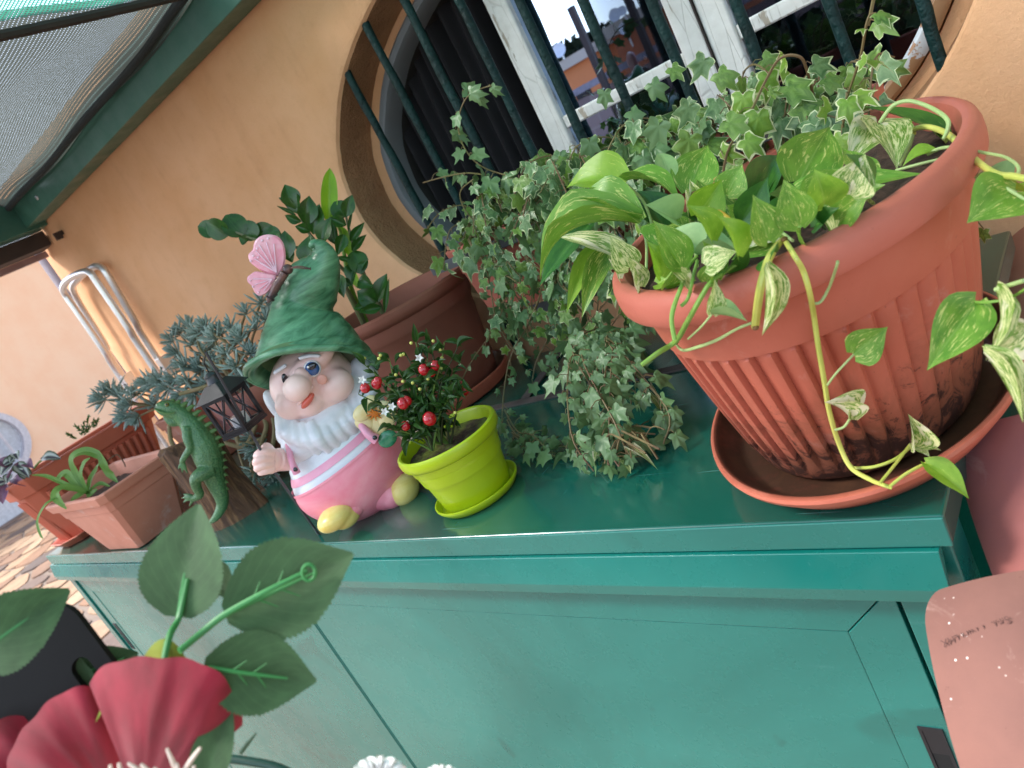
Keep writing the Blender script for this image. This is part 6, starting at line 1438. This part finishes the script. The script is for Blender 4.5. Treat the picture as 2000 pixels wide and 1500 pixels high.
# purple striped trailing plant
Tm = leaf_mat('striped_leaf', srgb(60, 84, 62), srgb(78, 100, 78), rough=.3, trans=.1)
_b = Tm.node_tree
def striped():
    t = NT('purple_striped_leaf'); s = t.sep(t.coord('UV')); d = t.math('ABSOLUTE', t.math('SUBTRACT', s[0], .5))
    col = t.ramp(d, [(.05, srgb(84, 74, 92)), (.11, srgb(58, 84, 60)), (.20, srgb(188, 196, 190)), (.32, srgb(176, 186, 178)), (.40, srgb(76, 96, 70))])
    t.set(**{'Base Color': col, 'Roughness': .3}); t.translucent(col, .12); return t.m
Tst = striped(); Tpu = simple('purple_leaf_back', srgb(104, 66, 92), .4, c2=srgb(150, 108, 136)); tme = [blade('tr_a', Tst, OVAL, arch=.15, fold=.25, nu=8, nv=8), blade('tr_b', Tpu, OVAL, arch=.15, fold=.3, nu=6, nv=8)]
tra = thing('striped_trailing_plant', (-2.25, .56, .18), 'purple and silver striped trailing plant at the left end of the ribbed planter', 'plant'); dT = dep(Vector((-2.24, .53, .23)))
for (bx, by, tx, ty, w_, k) in ((96, 890, 118, 898, 0, 0), (82, 897, 120, 896, 24, 0), (30, 900, 4, 912, 20, 0), (30, 905, 58, 934, 26, 0), (26, 905, 2, 930, 24, 0), (22, 925, 14, 945, 18, 0), (30, 890, 20, 905, 18, 0), (28, 885, 36, 898, 20, 0), (50, 905, 66, 915, 22, 1), (14, 945, 6, 985, 26, 1), (25, 935, 50, 950, 22, 1), (12, 940, -12, 950, 26, 0), (20, 910, -8, 900, 24, 1), (60, 935, 30, 915, 24, 0)):
    if w_: leafD('leaf', tme[k], (bx, by, dT-.02), (tx, ty, dT-.035), w_, (.1, .6, .8), tra)
leafD('leaf', tme[0], (118, 897, dT+.02), (78, 896, dT), 22, (0, .6, .8), tra)
stemD('stem', [(60, 930, dT), (40, 905, dT-.02), (25, 915, dT-.03), (10, 940, dT-.03)], 2.5, simple('purple_stem', srgb(120, 80, 100), .5), tra); stemD('stem', [(66, 915, dT+.02), (80, 900, dT+.02), (100, 893, dT+.02)], 2, MS_green, tra)
# spider-like plant in the trough
Xm = leaf_mat('strap_leaf', srgb(96, 142, 62), srgb(130, 172, 88), vein=(srgb(150, 186, 110), .4), rough=.4, trans=.3)
sxp = thing('strap_leaf_plant', (-1.86, .56, .12), 'light green strap leaved plant arching out of the square trough', 'potted plant'); dX = dep(Vector((-1.84, .55, .17)))
def strap(pts, w_, tw=0):
    P = [D(*p) for p in pts]; P, W = spline(P, w_, 8); m = MB(); n = len(P)
    for i, p in enumerate(P):
        t = (P[min(i+1, n-1)]-P[max(i-1, 0)]).normalized(); s_ = t.cross((-VIEW+Vector((0, 0, .9))).normalized()).normalized(); s_ = Matrix.Rotation(tw*i/n, 3, t) @ s_; nn = s_.cross(t); w2 = W[i]*dX/1500/2
        for k in range(5): u = k/2-1; m.v.append(p+s_*w2*u+nn*abs(u)*w2*.35); m.uv[len(m.v)-1] = ((u+1)/2, i/n)
    for i in range(n-1):
        for k in range(4): a = i*5+k; m.f.append((a, a+1, a+6, a+5))
    part('leaf', m, Xm, sxp)
c0 = (172, 962, dX)
strap([c0, (150, 925, dX), (142, 895, dX-.01), (165, 882, dX-.01), (190, 888, dX-.01), (200, 900, dX-.01)], [8, 15, 17, 18, 16, 4]); strap([(195, 885, dX-.01), (203, 905, dX-.01), (215, 925, dX), (230, 942, dX)], [5, 18, 16, 2])
strap([c0, (160, 930, dX-.01), (165, 905, dX-.02), (176, 895, dX-.02)], [8, 12, 12, 3]); strap([c0, (178, 935, dX+.01), (190, 915, dX+.01), (194, 904, dX)], [8, 13, 11, 2]); strap([c0, (150, 945, dX), (130, 925, dX), (115, 935, dX), (122, 945, dX-.01)], [8, 14, 16, 12, 3])
strap([c0, (145, 955, dX-.02), (118, 955, dX-.04), (110, 970, dX-.05), (130, 994, dX-.05)], [8, 15, 19, 20, 2]); strap([c0, (120, 942, dX-.01), (90, 930, dX-.02), (62, 928, dX-.03)], [5, 9, 8, 1.5]); strap([c0, (195, 945, dX+.01), (215, 950, dX)], [6, 10, 2]); strap([c0, (178, 965, dX-.02), (190, 955, dX-.02)], [8, 14, 4])
strap([(112, 972, dX-.05), (90, 985, dX-.06), (74, 1015, dX-.06), (78, 1040, dX-.06), (84, 1052, dX-.06)], [5, 6, 6, 6, 2]); strap([c0, (160, 965, dX-.02), (145, 975, dX-.03), (140, 985, dX-.04)], [8, 15, 12, 3]); strap([c0, (176, 980, dX-.01), (190, 992, dX-.0)], [5, 7, 2])
stemD('stem', [(210, 900, dX), (228, 888, dX), (240, 900, dX), (245, 912, dX)], 1.2, MS_brown, sxp)

# ------------------------------------------------------------------ artificial flower close to the lens
Ff = simple('dark_plastic', srgb(24, 24, 24), .65, spec=.2)
def fabric_leaf(name, c, c2, big=(2.2, 2.2)):
    t = NT(name); v = t.coord('UV'); s = t.sep(v); mp = t.n('ShaderNodeMapping'); mp.inputs['Scale'].default_value = (90, 90, 1); t.l(v, mp.inputs[0]); n = t.noise(3, 2, .5, vec=mp.outputs[0]); mb = t.n('ShaderNodeMapping'); mb.inputs['Scale'].default_value = (big[0], big[1], 1); t.l(v, mb.inputs[0]); b = t.ramp(t.noise(1., 5, .6, vec=mb.outputs[0]), [(.35, 0.), (.65, 1.)])
    col = t.mix(b, c, c2)
    if big[0] == big[1]:
        dm = t.math('ABSOLUTE', t.math('SUBTRACT', s[0], .5)); sv = t.math('ABSOLUTE', t.math('SINE', t.math('MULTIPLY', t.math('SUBTRACT', s[1], t.math('MULTIPLY', dm, 1.1)), 22.)))
        col = t.mix(t.math('MULTIPLY', t.ramp(sv, [(0., 1.), (.12, 0.)]), .22), col, srgb(120, 160, 100))
    t.set(**{'Base Color': col, 'Roughness': .7, 'Sheen Weight': .2}); t.bump(n, .3, .0004); t.translucent(col, .18); return t.m
Af = fabric_leaf('cloth_leaf', srgb(44, 76, 34), srgb(66, 102, 56)); Rf = fabric_leaf('cloth_petal_red', srgb(122, 8, 26), srgb(166, 24, 50), (3.4, 1.4)); M_vein = simple('moulded_green_vein', srgb(58, 134, 66), .45)
art = thing('artificial_hibiscus', D(240, 1480, .34), 'red cloth hibiscus flower with toothed green cloth leaves, close in the lower left corner', 'artificial flower')
def serr(name, mat, prof, arch, fold, teeth=26, curl=0):
    def w(t): x = t*(len(prof)-1); i = min(int(x), len(prof)-2); f = x-i; return prof[i]*(1-f)+prof[i+1]*f
    def fn(u, v):
        s = u*2-1; hw = w(v); tooth = 1+.075*((v*teeth) % 1-.5)*(abs(s) > .9); return (s*hw*tooth, v, arch*4*(v-v*v)+fold*abs(s)*hw+curl*abs(s)**3*hw)
    return MB().grid(fn, 12, 104).mesh(name, mat, True)
ROSE = [.16, .36, .46, .50, .50, .47, .42, .35, .26, .15, .03]; ROSE2 = [.10, .28, .40, .48, .51, .50, .46, .38, .27, .14, .02]
sl1, sl2 = serr('cloth_leaf_a', Af, ROSE, .05, .12), serr('cloth_leaf_b', Af, ROSE2, -.04, .10)
def aleaf(me, b, t, w_, n, vein=True, dv=.0015, side=1):
    leafD('leaf', me, b, t, w_, n, art)
    if vein:
        m = MB(); B, T = Vector(D(*b)), Vector(D(*t)); o = -VIEW*dv; f0, f1 = vein
        m.tube([B.lerp(T, f0)+o, B.lerp(T, (f0+f1)/2)+o*1.3, B.lerp(T, f1)+o], [.0010, .0009, .0005], 8)
        yv = (T-B); xv = yv.cross(VIEW).normalized()*yv.length
        for f, s_ in ((.30, 1), (.36, -1), (.55, 1), (.60, -1)): p = B.lerp(T, f0+(f1-f0)*f); m.tube([p+o, p+yv*.11+xv*(.11*s_)+o], [.0005, .0002], 6)
        part('leaf_vein', m, M_vein, art)
aleaf(sl1, (350, 1205, .36), (388, 985, .37), 172, (-.1, .1, 1), (.02, .62)); aleaf(sl2, (440, 1200, .35), (690, 1082, .355), 190, (0, .2, 1), (-.0, .72)); aleaf(sl2, (398, 1300, .34), (618, 1330, .345), 158, (.1, .25, 1), (.05, .75))
aleaf(sl2, (405, 1090, .372), (445, 1170, .37), 60, (0, 0, 1), None)
aleaf(sl1, (-60, 1290, .345), (136, 1152, .36), 150, (0, .1, 1), (.3, .72)); aleaf(sl1, (150, 1320, .40), (270, 1275, .40), 84, (0, .2, 1), (.2, .8)); aleaf(sl1, (70, 1260, .40), (230, 1400, .395), 90, (.0, .1, 1), None)
aleaf(sl1, (395, 1530, .34), (452, 1372, .345), 80, (0, .1, 1), None)
stemD('stem', [(318, 1300, .338), (332, 1240, .348), (350, 1205, .357), (366, 1130, .36)], [6, 7, 6, 4], M_vein, art); stemD('stem', [(350, 1272, .337), (395, 1235, .345), (440, 1200, .347), (520, 1155, .347), (600, 1115, .35)], [7, 7, 7, 6, 4], M_vein, art)
part('vein_eyelet', MB().tube([D(603+13*math.cos(a*.4), 1118+16*math.sin(a*.4), .3475) for a in range(17)], .0009, 6), M_vein, art)
M_cal = simple('yellow_green_calyx', srgb(146, 158, 50), .6)
cal = MB(); cal.grid(lambda u, v: D(275+90*u+10*math.sin(v*3), 1335-88*v*(1-.5*(2*u-1)**2)+0*u, .345+.01*(2*u-1)**2), 10, 8, uv=False); part('calyx', cal, M_cal, art)
cal = MB(); cal.grid(lambda u, v: D(200+40*u-14*v, 1372-62*u*v+40*v, .35), 8, 8, uv=False); part('calyx', cal, M_cal, art)
def petal(c, rx, ry, rot, d, name='petal', waves=5, amp=.004, base=(300, 1560)):
    def fn(u, v):
        a = (u-.5)*2; t = v
        # fan from the base point to the rounded outer edge
        ang = rot+a*rx; rr = ry*(1+.018*math.sin(a*5)+.008*math.sin(a*15+1)-.14*abs(a)**3)*t
        x, y = base[0]+rr*math.sin(ang), base[1]-rr*math.cos(ang)
        dd_ = d - .05*math.sin(t*1.6)*(1-.35*a*a) + amp*.4*math.sin(a*3.2+rot*5)*t + .006*noise.noise(Vector((a*2.2+rot*9, t*1.3, d*9)))*t + .0005*noise.noise(Vector((a*7+rot*9, t*2, 3)))*t + .010*t*t
        return D(x, y, dd_)
    return part(name, MB().grid(fn, 44, 26), Rf, art)
petal(None, .62, 312, .24, .375, base=(275, 1588)); petal(None, .66, 262, -.62, .392, base=(240, 1590), amp=.005); petal(None, .55, 300, -1.2, .41, base=(200, 1600))
M_sta = simple('cream_stamen', srgb(236, 214, 196), .6)
for (x0, y0, x1, y1) in ((350, 1520, 326, 1462), (350, 1520, 392, 1460), (300, 1530, 250, 1490), (310, 1530, 275, 1492), (330, 1530, 300, 1500), (220, 1530, 215, 1494), (350, 1530, 345, 1490), (240, 1530, 232, 1490), (370, 1530, 380, 1495)):
    stemD('stamen', [(x0, y0, .318), ((x0+x1)/2, (y0+y1)/2-2, .315), (x1, y1, .315)], [5, 5, 3], M_sta, art)
# the black plate with a slot
plate = thing('black_bracket', D(90, 1300, .42), 'dark rounded plastic plate with an oval slot behind the red flower', 'bracket')
def rrect(c, hx, hy, r_, n=8):
    out = []
    for (sx, sy, a0) in ((1, 1, 0), (-1, 1, 90), (-1, -1, 180), (1, -1, 270)):
        for k in range(n+1): a = R(a0+90*k/n); out.append((c[0]+sx*(hx-r_)+r_*math.cos(a), c[1]+sy*(hy-r_)+r_*math.sin(a)))
    return out
import bmesh
bm_ = bmesh.new()
def pl(pt): # plate coordinates in pixels turned by the roll of the picture, at one real distance
    a, b = pt; return D(120+.6*a-.72*b, 1152+.8*a+.69*b, .392)
outer_ = [bm_.verts.new(pl(p)) for p in rrect((210, 165), 210, 165, 62)]; inner_ = [bm_.verts.new(pl(p)) for p in rrect((166, 56), 46, 21, 20)]
e_ = [bm_.edges.new((l[i], l[(i+1) % len(l)])) for l in (outer_, inner_) for i in range(len(l))]
bmesh.ops.triangle_fill(bm_, use_beauty=True, use_dissolve=False, edges=e_)
mb_ = MB(); bm_.verts.index_update(); mb_.v = [v.co.copy() for v in bm_.verts]; mb_.f = [tuple(v.index for v in f.verts) for f in bm_.faces]; bm_.free()
part('plate', mb_, Ff, plate, smooth=False, mods=(('SOLIDIFY', dict(thickness=.004, offset=0)),))
# dark tube and two white cloth flowers at the lower edge
tb = part('bent_tube', MB().tube([D(380, 1462, .40), D(420, 1478, .39), D(480, 1486, .385), D(545, 1500, .38), D(620, 1540, .37)], .0022, 10, smooth_pts=5), simple('dark_green_tube', srgb(24, 66, 54), .4), None); props(tb, 'dark green bent wire stem at the bottom edge, right of the red flower', 'stem')
twig = part('thin_twig', MB().tube([D(470, 1470, .40), D(485, 1450, .40), D(500, 1432, .40)], [.0013, .0012, .0005], 6), simple('grey_green_twig', srgb(90, 124, 96), .6), None); props(twig, 'thin grey green artificial twig tip beside the bent stem', 'stem')
for (cx_, rw, lab) in ((742, 52, 'larger white cloth flower edge at the bottom of the photo'), (862, 34, 'smaller white cloth flower edge, right of the larger one at the bottom')):
    wf = thing('white_cloth_flower', D(cx_, 1530, .33), lab, 'artificial flower', 'white flower edges at the bottom')
    for k in range(5):
        a_ = -.9+k*.45
        def fn(u, v, a_=a_, cx_=cx_, rw=rw): s = (u-.5)*1.0; r_ = (rw*.95+4*math.sin(u*9+a_*3))*v; return D(cx_+r_*math.sin(a_+s*1.15)*1.15, 1528-r_*math.cos(a_+s*1.15), .33-.012*math.sin(v*2)+.002*math.sin(u*12))
        part('petal', MB().grid(fn, 14, 8), M_flw, wf)
